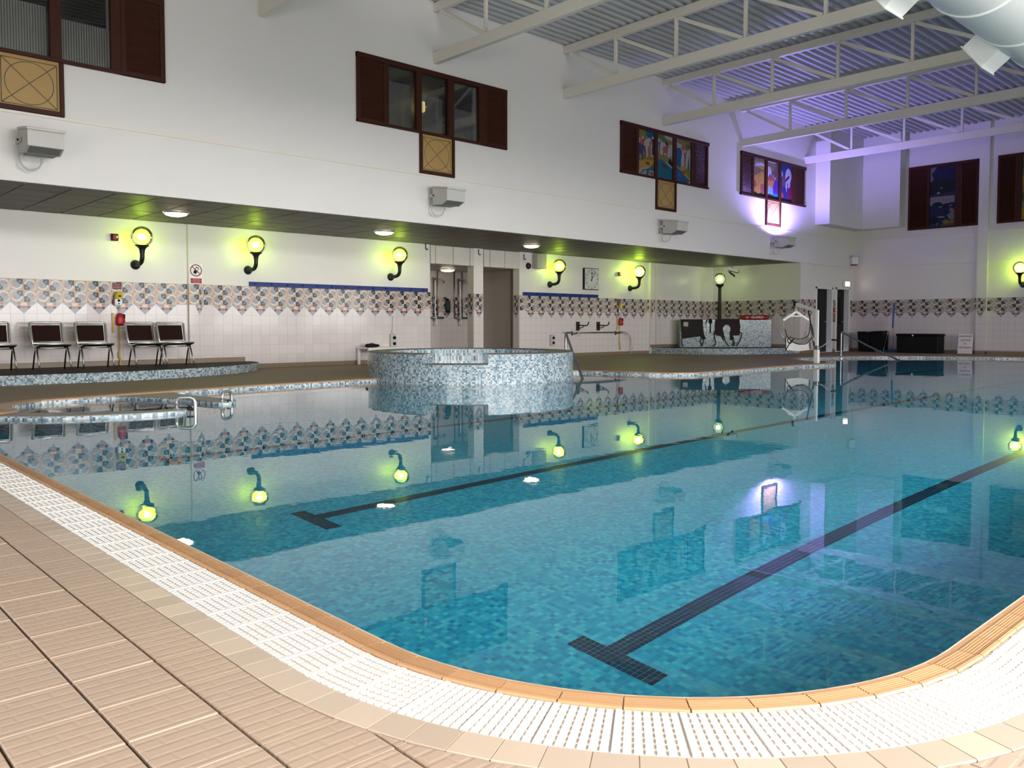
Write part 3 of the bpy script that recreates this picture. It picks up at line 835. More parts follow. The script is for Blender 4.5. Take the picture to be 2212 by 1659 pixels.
while yy > -LY:
    inst('vertical_strut', vmesh, tr, (0, yy, 0))
    a, b = Vector((0, prev-.05, .96)), Vector((0, yy+.05, .22)); dd = b-a
    m = MB(); m.box((a+b)/2, (.05, dd.length, .07), 0, 0, Matrix.Rotation(atan2(dd.z, dd.y), 3, 'X')); m.build('diagonal_strut', M_STEEL, tr)
    prev = yy; yy -= 1.53
for x, l in zip(TX[1:], TLAB[1:]): dup(tr, (x, YF, 5.94), None, l)

# ------------------------------------------------------------------ round ventilation duct with square outlets
DY, DZc, DR = 3.49, 5.20, .65
g = G('pale_duct_sheet'); p_ = g.pos(); n = g.noise(g.comb(p_[0]*30, p_[1]*2, p_[2]*2), 3, 3); M_DUCT = g.pbr(g.mix(n, (.74, .79, .77), (.82, .85, .83)), .35, .0)
du = thing('ventilation_duct', 'large round pale ventilation duct with square outlets high over the pool', 'duct', (0, DY, DZc))
x = 4.7
while x < 27.5:
    m = MB(); m.lathe([(DR, x+.02), (DR, x+1.50)], (0, 0, 0), 48, axis='x'); m.build('duct_section', M_DUCT, du)
    m = MB(); m.lathe([(DR-.01, x-.055), (DR+.012, x-.05), (DR+.022, x-.03), (DR+.012, x+.0), (DR-.02, x+.01), (DR-.02, x+.03)], (0, 0, 0), 48, axis='x'); m.build('joint_ring', M_DUCT, du)
    x += 1.52
def spigot(x):
    e = MB(); R = Matrix.Rotation(radians(-38), 3, 'X')
    e.box(R @ Vector((0, .72, 0)) + Vector((x, 0, 0)), (.46, .36, .42), 0, .004, R); o = e.build('outlet', M_DUCT, du)
    e = MB(); e.box(R @ Vector((0, .905, 0)) + Vector((x, 0, 0)), (.50, .02, .46), 0, .004, R); e.build('outlet_cover', M_WHITE, o)
for x in (6.6, 9.75, 12.9, 16.0): spigot(x)
m = MB()
for x in (9.99, 13.6, 17.24, 20.87, 24.52): m.tube([(x, 0, DR-.02), (x, 0, 5.94-DZc+.02)], .01, 6)
o = m.build('hanger_rods', M_DARKSTEEL, du); o['kind'] = 'stuff'

# ------------------------------------------------------------------ shuttered windows
def raster(me_name, w, h, nx, ny, shapes, bg):
    """flat painted picture: a fine grid of faces coloured from polygons / circles given in 0..1 picture coordinates."""
    m = MB(); cols = []
    for j in range(ny):
        for i in range(nx):
            x0, x1, z0, z1 = -w/2+w*i/nx, -w/2+w*(i+1)/nx, h*j/ny, h*(j+1)/ny
            m.add([(x0, 0, z0), (x1, 0, z0), (x1, 0, z1), (x0, 0, z1)], [(0, 1, 2, 3)])
            u, v = (i+.5)/nx, (j+.5)/ny; c = bg
            for s in shapes:
                if s[0] == 'c':
                    _, cx, cy, rx, ry, col = s
                    if ((u-cx)/rx)**2 + ((v-cy)/ry)**2 < 1: c = col
                elif s[0] == 'l':
                    _, ax, ay, bx_, by, wd, col = s
                    k = h/w; dx, dy = bx_-ax, (by-ay)*k; t = max(0, min(1, ((u-ax)*dx+(v-ay)*k*dy)/(dx*dx+dy*dy+1e-9)))
                    if hypot(u-ax-t*dx, (v-ay)*k-t*dy) < wd: c = col
                else:
                    P = s[1]; ins = False
                    for q in range(len(P)):
                        (xa, ya), (xb, yb) = P[q-1], P[q]
                        if (ya > v) != (yb > v) and u < (xb-xa)*(v-ya)/(yb-ya)+xa: ins = not ins
                    if ins: c = s[2]
            cols.append(c)
    me = m.mesh(me_name, [M_MURAL]); a = me.color_attributes.new('paint', 'FLOAT_COLOR', 'CORNER')
    a.data.foreach_set('color', [q for c in cols for _ in range(4) for q in (*c, 1.0)])
    return me
g = G('painted_mural'); M_MURAL = g.pbr(g.mix(.38, g.attr('paint'), (0, 0, 0)), .55, spec=.2)
SKY_, GRN, OLV, BLU, TEA, ORG, PNK, MAG, PUR, GRY, BLK, OCH = (.46, .46, .44), (.13, .17, .06), (.24, .22, .06), (.01, .12, .26), (.03, .17, .23), (.40, .16, .05), (.42, .10, .09), (.30, .015, .09), (.05, .035, .13), (.26, .25, .22), (.01, .01, .01), (.50, .30, .05)
def tree(x, y0, y1, col, crown, s=1.0):
    return [('l', x, y0, x+.02, y1, .045*s, col), ('l', x, y1-.06, x-.16*s, y1+.10, .025*s, col), ('l', x, y1-.06, x+.16*s, y1+.11, .025*s, col),
            ('c', x-.17*s, y1+.13, .17*s, .07*s, crown), ('c', x+.16*s, y1+.15, .19*s, .08*s, crown), ('c', x, y1+.2, .2*s, .07*s, crown)]
J1 = tree(.30, .38, .75, MAG, OLV, 1.3) + tree(.95, .5, .8, PUR, BLU, 1.4) + [('p', [(0, .42), (.25, .46), (.5, .40), (1, .44), (1, .3), (0, .2)], OLV)] + [
    ('c', .12, .56, .26, .12, (.06, .07, .16)), ('l', .04, .5, .05, .30, .05, (.06, .07, .16)), ('l', .28, .5, .3, .32, .05, (.06, .07, .16)), ('c', .26, .71, .14, .06, PNK), ('l', .42, .62, .46, .42, .05, (.16, .04, .13)),
    ('c', .72, .55, .1, .12, ORG), ('l', .68, .5, .64, .34, .04, ORG), ('l', .78, .5, .82, .34, .04, ORG), ('c', .80, .72, .07, .05, PNK), ('l', .74, .6, .79, .7, .03, ORG),
    ('p', [(0, .28), (.35, .33), (1, .38), (1, .22), (.3, .15), (0, .05)], OCH), ('c', .62, .27, .12, .035, (.16, .07, .05)), ('p', [(.1, 0), (.3, .12), (.65, .16), (1, .28), (1, 0)], TEA), ('p', [(.14, 0), (.4, .1), (.75, .12), (1, .12), (1, 0)], (.34, .34, .34)),
    ('l', .56, .02, .62, .12, .022, BLK), ('l', .62, .12, .70, .07, .018, BLK), ('l', .70, .07, .58, .02, .018, BLK), ('l', .78, .09, .78, .04, .014, BLK), ('c', .88, .065, .065, .03, BLK), ('c', .88, .066, .035, .015, (.34, .34, .34)), ('l', .94, .09, .90, -.01, .016, BLK)]
J2 = tree(.14, .5, .78, TEA, GRN, 1.0) + [('c', .5, .86, .2, .06, GRN), ('c', .8, .84, .2, .05, OLV), ('p', [(0, .50), (.5, .54), (1, .46), (1, .34), (0, .42)], OLV), ('c', .10, .50, .16, .07, ORG),
    ('c', .54, .66, .17, .08, PNK), ('l', .44, .62, .42, .50, .035, PNK), ('l', .62, .62, .62, .50, .035, PNK), ('l', .66, .7, .78, .82, .05, PNK), ('c', .62, .80, .07, .05, PUR),
    ('c', .90, .48, .10, .07, GRY), ('c', .86, .42, .10, .05, BLK), ('c', .95, .36, .09, .05, BLK), ('c', .80, .38, .06, .03, BLK),
    ('p', [(0, .44), (.3, .42), (.65, .35), (1, .26), (1, 0), (0, 0)], (.015, .15, .25)), ('p', [(.28, .36), (.6, .32), (.7, .24), (.42, .24)], (.07, .05, .12))]
J3 = tree(.62, .35, .66, MAG, ORG, .8) + [('c', .6, .93, .5, .08, OLV), ('c', .82, .85, .2, .06, GRN), ('c', .22, .66, .2, .12, BLU), ('l', .15, .6, .13, .35, .11, BLU), ('l', .28, .6, .26, .38, .10, BLU), ('c', .14, .93, .1, .03, BLK), ('c', .14, .935, .06, .018, SKY_),
    ('p', [(.78, .3), (.95, .3), (.88, .66)], (.05, .12, .16)), ('p', [(.2, .32), (.6, .36), (1, .30), (1, .12), (.5, .2)], OLV), ('p', [(0, .36), (.2, .33), (.6, .24), (1, .10), (1, .04), (.5, .18), (0, .33)], OCH), ('c', .5, .33, .14, .05, OCH), ('c', .55, .24, .12, .04, (.35, .10, .04)),
    ('p', [(0, .34), (.3, .28), (.6, .17), (1, .07), (.8, 0), (0, 0)], (.02, .12, .28)), ('p', [(.15, .2), (.35, .14), (.3, .10)], (.06, .2, .34))]
SAF = (.55, .33, .08)
K1 = [('p', [(0, .9), (1, .9), (1, 1), (0, 1)], BLU)] + [('l', .05+.13*k, .86+.02*(k % 2), .07+.13*k, .97, .03, SAF) for k in range(8)] + [('c', .7, .73, .62, .14, (.62, .60, .72)), ('c', .85, .55, .75, .26, SAF), ('c', .3, .35, .5, .36, SAF)] + \
    [('l', .06+.1*k, .5+.025*k, .1+.1*k, .78-.02*abs(k-2), .03, (.06, .15, .17) if k % 2 else (.10, .03, .05)) for k in range(9)] + [('c', .42+.07*(k % 4), .3+.045*k, .03, .012, (.35, .12, .06)) for k in range(9)] + \
    [('c', .12, .30, .18, .09, PNK), ('c', .80, .22, .17, .13, PNK), ('p', [(0, 0), (1, 0), (1, .08), (.7, .11), (.4, .06), (.2, .12), (0, .07)], (.05, .07, .015))]
K2 = [('p', [(0, .3), (1, .3), (1, 1), (0, 1)], (.12, .14, .14)), ('c', .42, .86, .4, .12, (.26, .22, .12)), ('c', .8, .7, .13, .16, (.25, .09, .08)), ('c', .12, .68, .3, .16, (.62, .60, .72)), ('p', [(.1, .54), (.3, .66), (.42, .52)], (.06, .12, .12)),
    ('c', .35, .45, .42, .13, PNK)] + [('l', .05+.1*k, .22, .12+.1*k, .46, .035, SAF) for k in range(6)] + [('c', .2, .18, .5, .14, (.22, .40, .48)), ('c', .85, .26, .30, .26, (.10, .035, .32)), ('c', .82, .1, .3, .06, (.02, .22, .65)),
    ('c', .72, .56, .05, .03, (.62, .6, .7)), ('c', .55, .6, .03, .04, (.62, .6, .7)), ('p', [(0, 0), (1, 0), (1, .09), (.7, .07), (.3, .13), (0, .10)], (.03, .05, .02)), ('p', [(.1, .95), (.8, .95), (.8, 1), (.1, 1)], (.62, .6, .7))]
K3 = [('p', [(0, 0), (1, 0), (1, 1), (0, 1)], (.015, .06, .26)), ('c', .72, .70, .28, .2, (.60, .58, .70)), ('l', .55, .6, .5, .3, .09, (.60, .58, .70)), ('l', .8, .6, .78, .42, .09, (.60, .58, .70)), ('l', .45, .55, .75, .68, .06, (.05, .02, .16)), ('c', .32, .5, .16, .2, (.20, .09, .16)),
    ('c', .34, .22, .22, .2, (.05, .03, .20)), ('p', [(.6, .1), (1, .12), (1, .5), (.75, .36)], (.25, .015, .10)), ('c', .1, .72, .1, .08, (.60, .58, .7)), ('c', .16, .14, .12, .08, PNK), ('p', [(0, 0), (1, 0), (1, .10), (.5, .07), (.2, .1), (0, .06)], (.05, .06, .03))]
B1 = [('p', [(0, 0), (1, 0), (1, .62), (0, .5)], (.012, .016, .02)), ('p', [(.2, .45), (1, .55), (1, 1), (.3, 1), (.05, .75)], (.02, .022, .075)), ('c', .2, .5, .12, .1, (.012, .016, .02)), ('c', .6, .42, .3, .12, (.012, .016, .02)), ('c', .34, .09, .07, .06, (.34, .32, .33)), ('c', .45, .27, .04, .03, (.3, .28, .25)), ('p', [(0, 0), (1, .03), (1, .12), (0, .06)], (.05, .045, .075))]
B2 = [('p', [(0, 0), (1, 0), (1, .78), (.6, .74), (.3, .7), (0, .72)], (.018, .03, .10)), ('c', .3, .74, .2, .07, (.012, .025, .035)), ('c', .6, .66, .3, .07, (.012, .02, .03)), ('l', .2, .75, .9, .62, .05, (.012, .02, .03)), ('p', [(.75, .66), (.95, .7), (.8, .63)], (.3, .32, .36)), ('c', .42, .65, .08, .02, (.22, .3, .38)),
    ('p', [(.7, .35), (.82, .62), (1, .5), (1, .2), (.8, .2)], (.20, .21, .22)), ('c', .72, .45, .1, .05, (.015, .02, .03)), ('c', .4, .31, .2, .025, (.3, .36, .4)), ('l', .3, .05, .34, .26, .03, (.25, .27, .3)), ('c', .2, .22, .2, .12, (.01, .02, .03)), ('c', .66, .14, .13, .07, (.30, .21, .03)), ('c', .9, .12, .12, .08, (.28, .18, .03)), ('p', [(.4, 0), (1, 0), (1, .08), (.5, .08)], (.10, .11, .03)), ('p', [(0, .0), (.3, 0), (.3, .1), (0, .1)], (.02, .07, .12))]
B3 = [('p', [(0, 0), (1, 0), (1, .45), (0, .4)], (.36, .24, .05)), ('c', .4, .7, .5, .2, GRN), ('c', .2, .2, .3, .2, OCH)]
M_OCHRE = flat('ochre_board', (.40, .255, .085), .5)
M_LINE = flat('grey_line_paint', (.13, .12, .10), .6)
M_BLIND = flat('pale_vertical_blind', (.30, .285, .26), .6)
M_DARKR = flat('unlit_room_dark', (.10, .10, .09), .7)  # dark colour stands in for the lack of light in the room
def shutter(mb_f, x0, x1, z0, z1, wd=.075):
    for a, b in ((x0, x0+wd), (x1-wd, x1)): mb_f.box(((a+b)/2, 0, (z0+z1)/2), (b-a, .045, z1-z0), 0, .004)
    for a, b in ((z0, z0+wd), (z1-wd, z1)): mb_f.box(((x0+x1)/2, 0, (a+b)/2), (x1-x0-2*wd, .045, b-a), 0, .004)
def slats(x0, x1, z0, z1, step=.042):
    m = MB(); n = int((z1-z0)/step); R = Matrix.Rotation(radians(35), 3, 'X')
    for k in range(n): m.box(((x0+x1)/2, .002, z0+(k+.5)*(z1-z0)/n), (x1-x0, .006, step*1.12), 0, 0, R)
    return m
def window(n, loc, rz, W, H, shut, panes, art=None, panel=None, interior=None):
    t = bpy.data.objects.new('window_%d' % n, None); COL.objects.link(t); t.location = loc; t.rotation_euler = (0, 0, rz); t['kind'] = 'structure'
    fm = MB()
    fm.box((W/2, -.01, H-.045), (W, .09, .09), 0, .004); fm.box((W/2, -.01, .025), (W, .09, .05), 0, .004)
    edges = sorted({round(v, 3) for p in panes for v in p})
    gaps = [(shut[0][1], panes[0][0])] + [(panes[i][1], panes[i+1][0]) for i in range(len(panes)-1)] + [(panes[-1][1], shut[-1][0] if len(shut) > 1 else panes[-1][1]+.08)]
    for a, b in gaps: fm.box(((a+b)/2, -.01, H/2), (b-a, .08, H-.1), 0, .004)
    fm.build('window_frame', M_WOOD, t)
    for a, b in shut:
        sm = MB(); shutter(sm, a, b, .0, H); o = sm.build('shutter', M_WOOD, t); o.location.y = -.03
        so = slats(a+.07, b-.07, .075, H-.075).build('shutter_slats', M_WOOD, o); so['kind'] = 'stuff'
    for i, (a, b) in enumerate(panes):
        if art:
            if isinstance(art[i], list):
                hh = (H-.11)/len(art[i])
                for q, (sh, bg) in enumerate(art[i]): inst('mural_panel', raster('mural_panel', b-a, hh-.004, 40, 48, sh, bg), t, ((a+b)/2, -.012, .05+q*hh))
            else: inst('mural_panel', raster('mural_panel', b-a, H-.11, 44, 72, *art[i]), t, ((a+b)/2, -.012, .05))
            m = MB(); m.box(((a+b)/2, 0, H/2), (b-a, .02, H-.1)); m.build('backing_board', M_WOOD, t)
        else:
            m = MB(); m.box(((a+b)/2, .012, H/2), (b-a, .006, H-.1)); m.build('pane', M_GLASS, t)
            bl = MB(); nb = 19; hh = H*.72 - .12*(i)
            for k in range(nb): bl.box((a+(b-a)*(k+.5)/nb, .14, .02+hh/2), ((b-a)/nb*.92, .004, hh), 0, 0, Matrix.Rotation(radians(28), 3, 'Z'))
            o = bl.build('vertical_blind', M_BLIND, t); o['kind'] = 'stuff'
    if not art:
        m = MB(); a, b = panes[0][0]-.05, panes[-1][1]+.05
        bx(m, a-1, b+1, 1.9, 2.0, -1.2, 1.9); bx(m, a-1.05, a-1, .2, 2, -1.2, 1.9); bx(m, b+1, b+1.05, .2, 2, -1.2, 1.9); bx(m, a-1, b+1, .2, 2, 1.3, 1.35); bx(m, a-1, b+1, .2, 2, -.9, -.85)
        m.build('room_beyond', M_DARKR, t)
    if panel:
        a, b, h = panel; fm = MB(); e = .055
        for x0, x1, z0, z1 in ((a, a+e, -h, 0), (b-e, b, -h, 0), (a+e, b-e, -h, -h+e+.01)): fm.box(((x0+x1)/2, -.01, (z0+z1)/2), (x1-x0, .07, z1-z0), 0, .004)
        pf_ = fm.build('panel_frame', M_WOOD, t)
        m = MB(); m.box(((a+b)/2, 0, -h/2+.02), (b-a-2*e, .02, h-.04)); m.build('ochre_panel', M_OCHRE, t)
        m = MB(); c = Vector(((a+b)/2, -.012, -h/2+.02)); w2, h2 = (b-a)/2-e-.03, h/2-.07
        P = [c+Vector((sx*w2, 0, sz*h2)) for sx, sz in ((-1, -1), (1, -1), (1, 1), (-1, 1))]
        for i in range(4): m.tube([P[i], P[(i+1) % 4]], .005, 4)
        m.tube([P[0], P[2]], .005, 4); m.tube([P[1], P[3]], .005, 4)
        m.tube([c+Vector((w2*.88*cos(q*pi/20), 0, h2*.94*sin(q*pi/20))) for q in range(40)], .005, 4, closed=True)
        o = m.build('line_pattern', M_LINE, t); o['kind'] = 'stuff'
    return t
SH = [(0, .645), (3.0, 3.634)]; PN = [(.676, 1.307), (1.43, 2.075), (2.22, 2.865)]; PANEL = (1.392, 2.238, .745)
window(1, (1.205, YF, 4.56), 0, 3.634, 1.225, SH, PN, None, PANEL)
window(2, (8.205, YF, 4.56), 0, 3.634, 1.225, SH, PN, None, PANEL)
window(3, (15.53, YF, 4.565), 0, 3.68, 1.225, SH, PN, [(J1, SKY_), (J2, SKY_), (J3, SKY_)], PANEL)
window(4, (20.80, YF, 4.60), 0, 3.73, 1.225, SH, PN, [(K1, (.35, .28, .2)), (K2, (.2, .2, .2)), (K3, (.05, .1, .3))], PANEL)
window(5, (XB, 11.08, 3.99), -pi/2, 2.09, 2.02, [(0, .65), (1.55, 2.09)], [(.66, 1.41)], [[(B2, (.30, .28, .30)), (B1, (.22, .20, .26))]])
window(6, (XB, 8.47, 3.99), -pi/2, 2.09, 2.03, [(0, .55), (1.6, 2.09)], [(.65, 1.50)], [[(B3, (.30, .26, .16)), (B3, (.2, .25, .2))]])
# small lamp glimpsed in the room behind the second window
t = thing('ceiling_lantern', 'small yellow lantern glowing in the dark room behind the three-pane window', 'lamp', (10.93, 14.6, 5.62))
m = MB(); m.lathe([(.02, .12), (.10, .10), (.12, 0), (.09, -.1), (.02, -.11)], n=12); m.build('shade', emis('yellow_lantern', (1, .75, .3), 2.2), t)
m = MB(); m.tube([(0, 0, .1), (0, 0, .29)], .01, 6); m.build('stem', M_BLACK, t)

# ------------------------------------------------------------------ globe lamps
def wall_lamp(loc, rz, label, bulb, group='globe wall lamps'):
    t = thing('wall_lamp', label, 'wall lamp', loc, rz, group)
    m = MB(); m.lathe([(1e-4, -.075), (.045, -.068), (.075, -.045), (.088, -.015), (.09, 0)], (0, 0, 0), 20, axis='y'); m.build('wall_plate', M_BLACK, t)
    m = MB(); m.tube(bez([(0, -.05, 0), (0, -.20, .004), (0, -.30, .03), (0, -.355, .09), (0, -.365, .16), (0, -.365, .22)], 5), [.040]*25 + [.043], 12); m.build('arm', M_BLACK, t)
    m = MB(); m.lathe([(.043, .19), (.047, .24), (.062, .275), (.09, .305), (.118, .322), (.120, .334), (.02, .334)], (0, -.365, 0), 24); m.build('cup', M_BLACK, t)
    m = MB(); m.sphere((0, -.365, .485), .192, 28, 14, 0, pi*.42, pi*.86); m.build('globe', M_GLOBE, t)
    m = MB(); m.sphere((0, -.365, .485), .192, 28, 10, 0, 0, pi*.42); m.build('globe_top', M_GLOBETOP, t)
    m = MB(); m.lathe([(.012, .34), (.03, .36), (.03, .41), (.012, .415)], (0, -.365, 0), 12); m.build('lamp_holder', M_BLACK, t)
    m = MB(); m.sphere((0, -.365, .485), .066, 14, 8); m.build('bulb', bulb, t)
for x, l, b in ((5.44, 'globe wall lamp above the yellow alarm beacon and red throw bag', M_BULB), (7.64, 'globe wall lamp above the end of the long blue peg rail beside the chairs', M_BULB),
                (11.13, 'globe wall lamp above the long blue peg rail, beside the shower opening', M_BULB), (16.40, 'globe wall lamp between the grey wall cabinet and the wall clock', M_BULB),
                (19.88, 'brightest globe wall lamp, flooding the corner by the pilasters with yellow light', M_BULBHOT)):
    wall_lamp((x, YM, 2.035), 0, l, b)
wall_lamp((XB, 7.72, 2.12), -pi/2, 'globe wall lamp on the end wall, cut by the edge of the frame', M_BULBHOT)
t = thing('post_lamp', 'black post lamp with clear globe standing behind the mosaic block', 'lamp post', (23.6, 15.3, .217))
m = MB(); m.lathe([(.10, 0), (.10, .04), (.07, .07), (.062, .12), (.062, 1.35), (.055, 1.37), (.050, 1.9), (.06, 1.93)], n=16); m.build('post', M_BLACK, t)
m = MB(); m.lathe([(.055, 1.92), (.08, 1.96), (.13, 1.99), (.135, 2.02), (.02, 2.03)], n=20); m.build('cup', M_BLACK, t)
m = MB(); m.sphere((0, 0, 2.20), .205, 28, 16, 0, 0, pi*.86); m.build('globe', M_GLOBECLR, t)
m = MB(); m.sphere((0, 0, 2.20), .07, 14, 8); m.build('bulb', M_BULBW, t)

# ------------------------------------------------------------------ downlights and emergency lights
def downlight(loc, label):
    t = thing('downlight', label, 'ceiling light', loc, 0, 'round ceiling lights')
    m = MB(); m.lathe([(.215, 0), (.22, -.012), (.205, -.03), (.18, -.034)], n=28); m.build('rim', M_CHROME, t)
    m = MB(); m.lathe([(.19, -.028), (.165, -.06), (.10, -.078), (1e-4, -.08)], n=28); m.build('lens', M_DOWN, t)
for (x, y), l in zip(SLIT, ('round ceiling light over the row of chairs', 'round ceiling light over the long blue peg rail', 'round ceiling light in front of the two dark openings')):
    downlight((x, y, ZS-.006), l)
downlight((13.98, 17.5, 2.428), 'round ceiling light inside the shower opening')
t = thing('exit_sign', 'glowing box sign over the second dark door by the corner', 'sign', (27.37, YF, 2.21))
m = MB(); m.box((0, -.05, .09), (.34, .09, .18), 0, .008); m.build('casing', M_WHITE, t)
m = MB(); m.box((0, -.098, .09), (.31, .006, .15)); m.build('lit_face', M_SIGNLIT, t)

# ------------------------------------------------------------------ floodlights on the ledge band
M_FLOOD = flat('aged_white_enamel', (.52, .505, .47), .45)
fl = thing('floodlight', 'boxy white floodlight under the ochre panel at the window cut by the frame', 'floodlight', (3.05, YF-.035, 3.42), 0, 'box floodlights')
m = MB()
pr = [(-.16, .10), (-.60, .035+.02), (-.60, -.165), (-.42, -.235), (-.16, -.205)]
vs = [(s*.215, y, z) for s in (-1, 1) for y, z in pr]; m.add(vs, [(4, 3, 2, 1, 0), (5, 6, 7, 8, 9)] + [(i, (i+1) % 5, 5+(i+1) % 5, 5+i) for i in range(5)]); m.build('housing', M_FLOOD, fl)
m = MB(); R = Matrix.Rotation(atan2(-.045, .44)*-1, 3, 'X')
m.box((0, -.385, .09), (.47, .50, .035), 0, .006, Matrix.Rotation(-atan2(.045+.02, -.44)+pi, 3, 'X')); m.build('lid', M_FLOOD, fl)
m = MB(); m.quad((-.19, -.585, -.172), (.19, -.585, -.172), (.19, -.43, -.232), (-.19, -.43, -.232)); m.box((0, -.30, -.225), (.36, .2, .012)); m.build('lower_cover', flat('grey_green_cover', (.20, .21, .20), .5), fl)
for s in (-1, 1):
    m = MB(); m.box((s*.225, -.15, -.04), (.012, .28, .07), 0, .004); m.box((s*.232, -.22, -.04), (.006, .03, .03)); m.build('bracket_arm', M_FLOOD, fl)
    m = MB(); m.lathe([(1e-4, 0), (.016, 0), (.016, .012), (1e-4, .012)], (0, 0, 0), 10, axis='x'); o = m.build('bolt', M_BLACKP, fl); o.location = (s*.225 + (s*.014 if s > 0 else -.028), -.22, -.04)
m = MB(); m.box((0, -.012, -.04), (.50, .024, .09)); m.build('wall_plate', M_WHITE, fl)
m = MB(); m.tube([(-.12+.13*cos(a)*.8-.03, -.13-.05*sin(a), -.28-.15*sin(a)) for a in [pi*1.0 - 2*pi*.06 + k*pi*(-1.36)/16 + pi*.36 for k in range(17)]], .013, 8)
m.f = []; m.v = []; m.mi = []; m.uv = []; m.sm = []
loop = [(-.19, -.10, -.12), (-.20, -.10, -.26), (-.17, -.12, -.36), (-.09, -.14, -.41), (0.0, -.17, -.38), (.04, -.20, -.30), (.02, -.24, -.235)]
m.tube(bez(loop, 5), .012, 8); m.build('cable_loop', M_GREYBOX, fl)
for x, l in ((9.98, 'boxy white floodlight under the ochre panel of the blind-filled three-pane window'), (17.2, 'boxy white floodlight below the jungle mural window'), (22.6, 'boxy white floodlight throwing purple light up the wall')):
    dup(fl, (x, YF-.035, 3.42), None, l)

# ------------------------------------------------------------------ chairs
def make_chair():
    t = thing('waiting_chair', 'steel-framed chair with dark seat, cut by the frame edge', 'chair', (3.02, 15.30, .183), 0, 'chairs on the platform')
    m = MB(); n_ = 8; vs = []; pts = []
    for k in range(n_+1):
        y = .20 - .42*k/n_; z = .405 + .03*((k/n_-.45)**2)*4 - .012; pts.append((y, z))
    P = [(-.225, y, z) for y, z in pts] + [(.225, y, z) for y, z in pts] + [(-.225, y, z-.02) for y, z in pts] + [(.225, y, z-.02) for y, z in pts]
    N = n_+1; fs = []
    for k in range(n_): fs += [(k, N+k, N+k+1, k+1), (2*N+k, 2*N+k+1, 3*N+k+1, 3*N+k)]
    m.add(P, fs, smooth=True); m.build('seat', M_TAUPE, t)
    m = MB(); fr = [(-.24, *p) for p in pts] + [(.24, *p) for p in pts[::-1]]; m.tube([(x, y, z-.008) for x, y, z in fr], .016, 8, closed=True); m.build('seat_frame', M_CHROME, t)
    m = MB(); zb, zt, yb, yt = .43, .775, .19, .31
    def B(u, v, d=0): return (u*(.235+.012*v), yb+(yt-yb)*v - .03*(1-u*u)*-1*.6 - d, zb+(zt-zb)*v)
    us = [-.86+1.72*k/6 for k in range(7)]; vs_ = [.10+.78*k/6 for k in range(7)]
    P = [B(u, v) for v in vs_ for u in us]; fs = [(j*7+i, j*7+i+1, j*7+8+i, j*7+7+i) for j in range(6) for i in range(6)]
    P2 = [(x, y+.02, z) for x, y, z in P]; nn = len(P)
    m.add(P + P2, fs + [tuple(nn+q for q in f[::-1]) for f in fs], smooth=True); m.build('backrest', M_TAUPE, t)
    m = MB(); ring = [B(-1, v) for v in (0, .2, .4, .6, .8, .95)] + [B(u, 1.0) for u in (-.9, -.5, 0, .5, .9)] + [B(1, v) for v in (.95, .8, .6, .4, .2, 0)] + [B(u, 0) for u in (.5, 0, -.5)]
    m.tube(ring, .021, 8, closed=True); m.build('back_frame', M_CHROME, t)
    for s in (-1, 1):
        for yf in (-.22, .18):
            m = MB(); m.tube([(s*.232, -.03 if yf < 0 else .0, .385), (s*.236, yf*.45, .25), (s*.24, yf, .0)], .013, 8); m.build('leg', M_DARKSTEEL, t)
        m = MB(); m.box((s*.215, -.02, .375), (.05, .09, .035), 0, .006); m.build('bracket', M_BLACKP, t)
    m = MB(); m.tube([(-.22, -.02, .352), (.22, -.02, .352)], .010, 8); m.build('cross_bar', M_CHROME, t)
    return t
ch = make_chair()
for x, l, r in ((3.82, 'steel-framed chair, first whole one of the row from the frame edge', .02), (4.50, 'steel-framed chair beside the hanging red throw bag, on its side towards the lone chair', -.02),
                (5.34, 'steel-framed chair just past the red throw bag, overlapping the last chair', .03), (5.88, 'last steel-framed chair in the row, beside the wall pilaster', -.01)):
    dup(ch, (x, 15.30, .183), r, l)

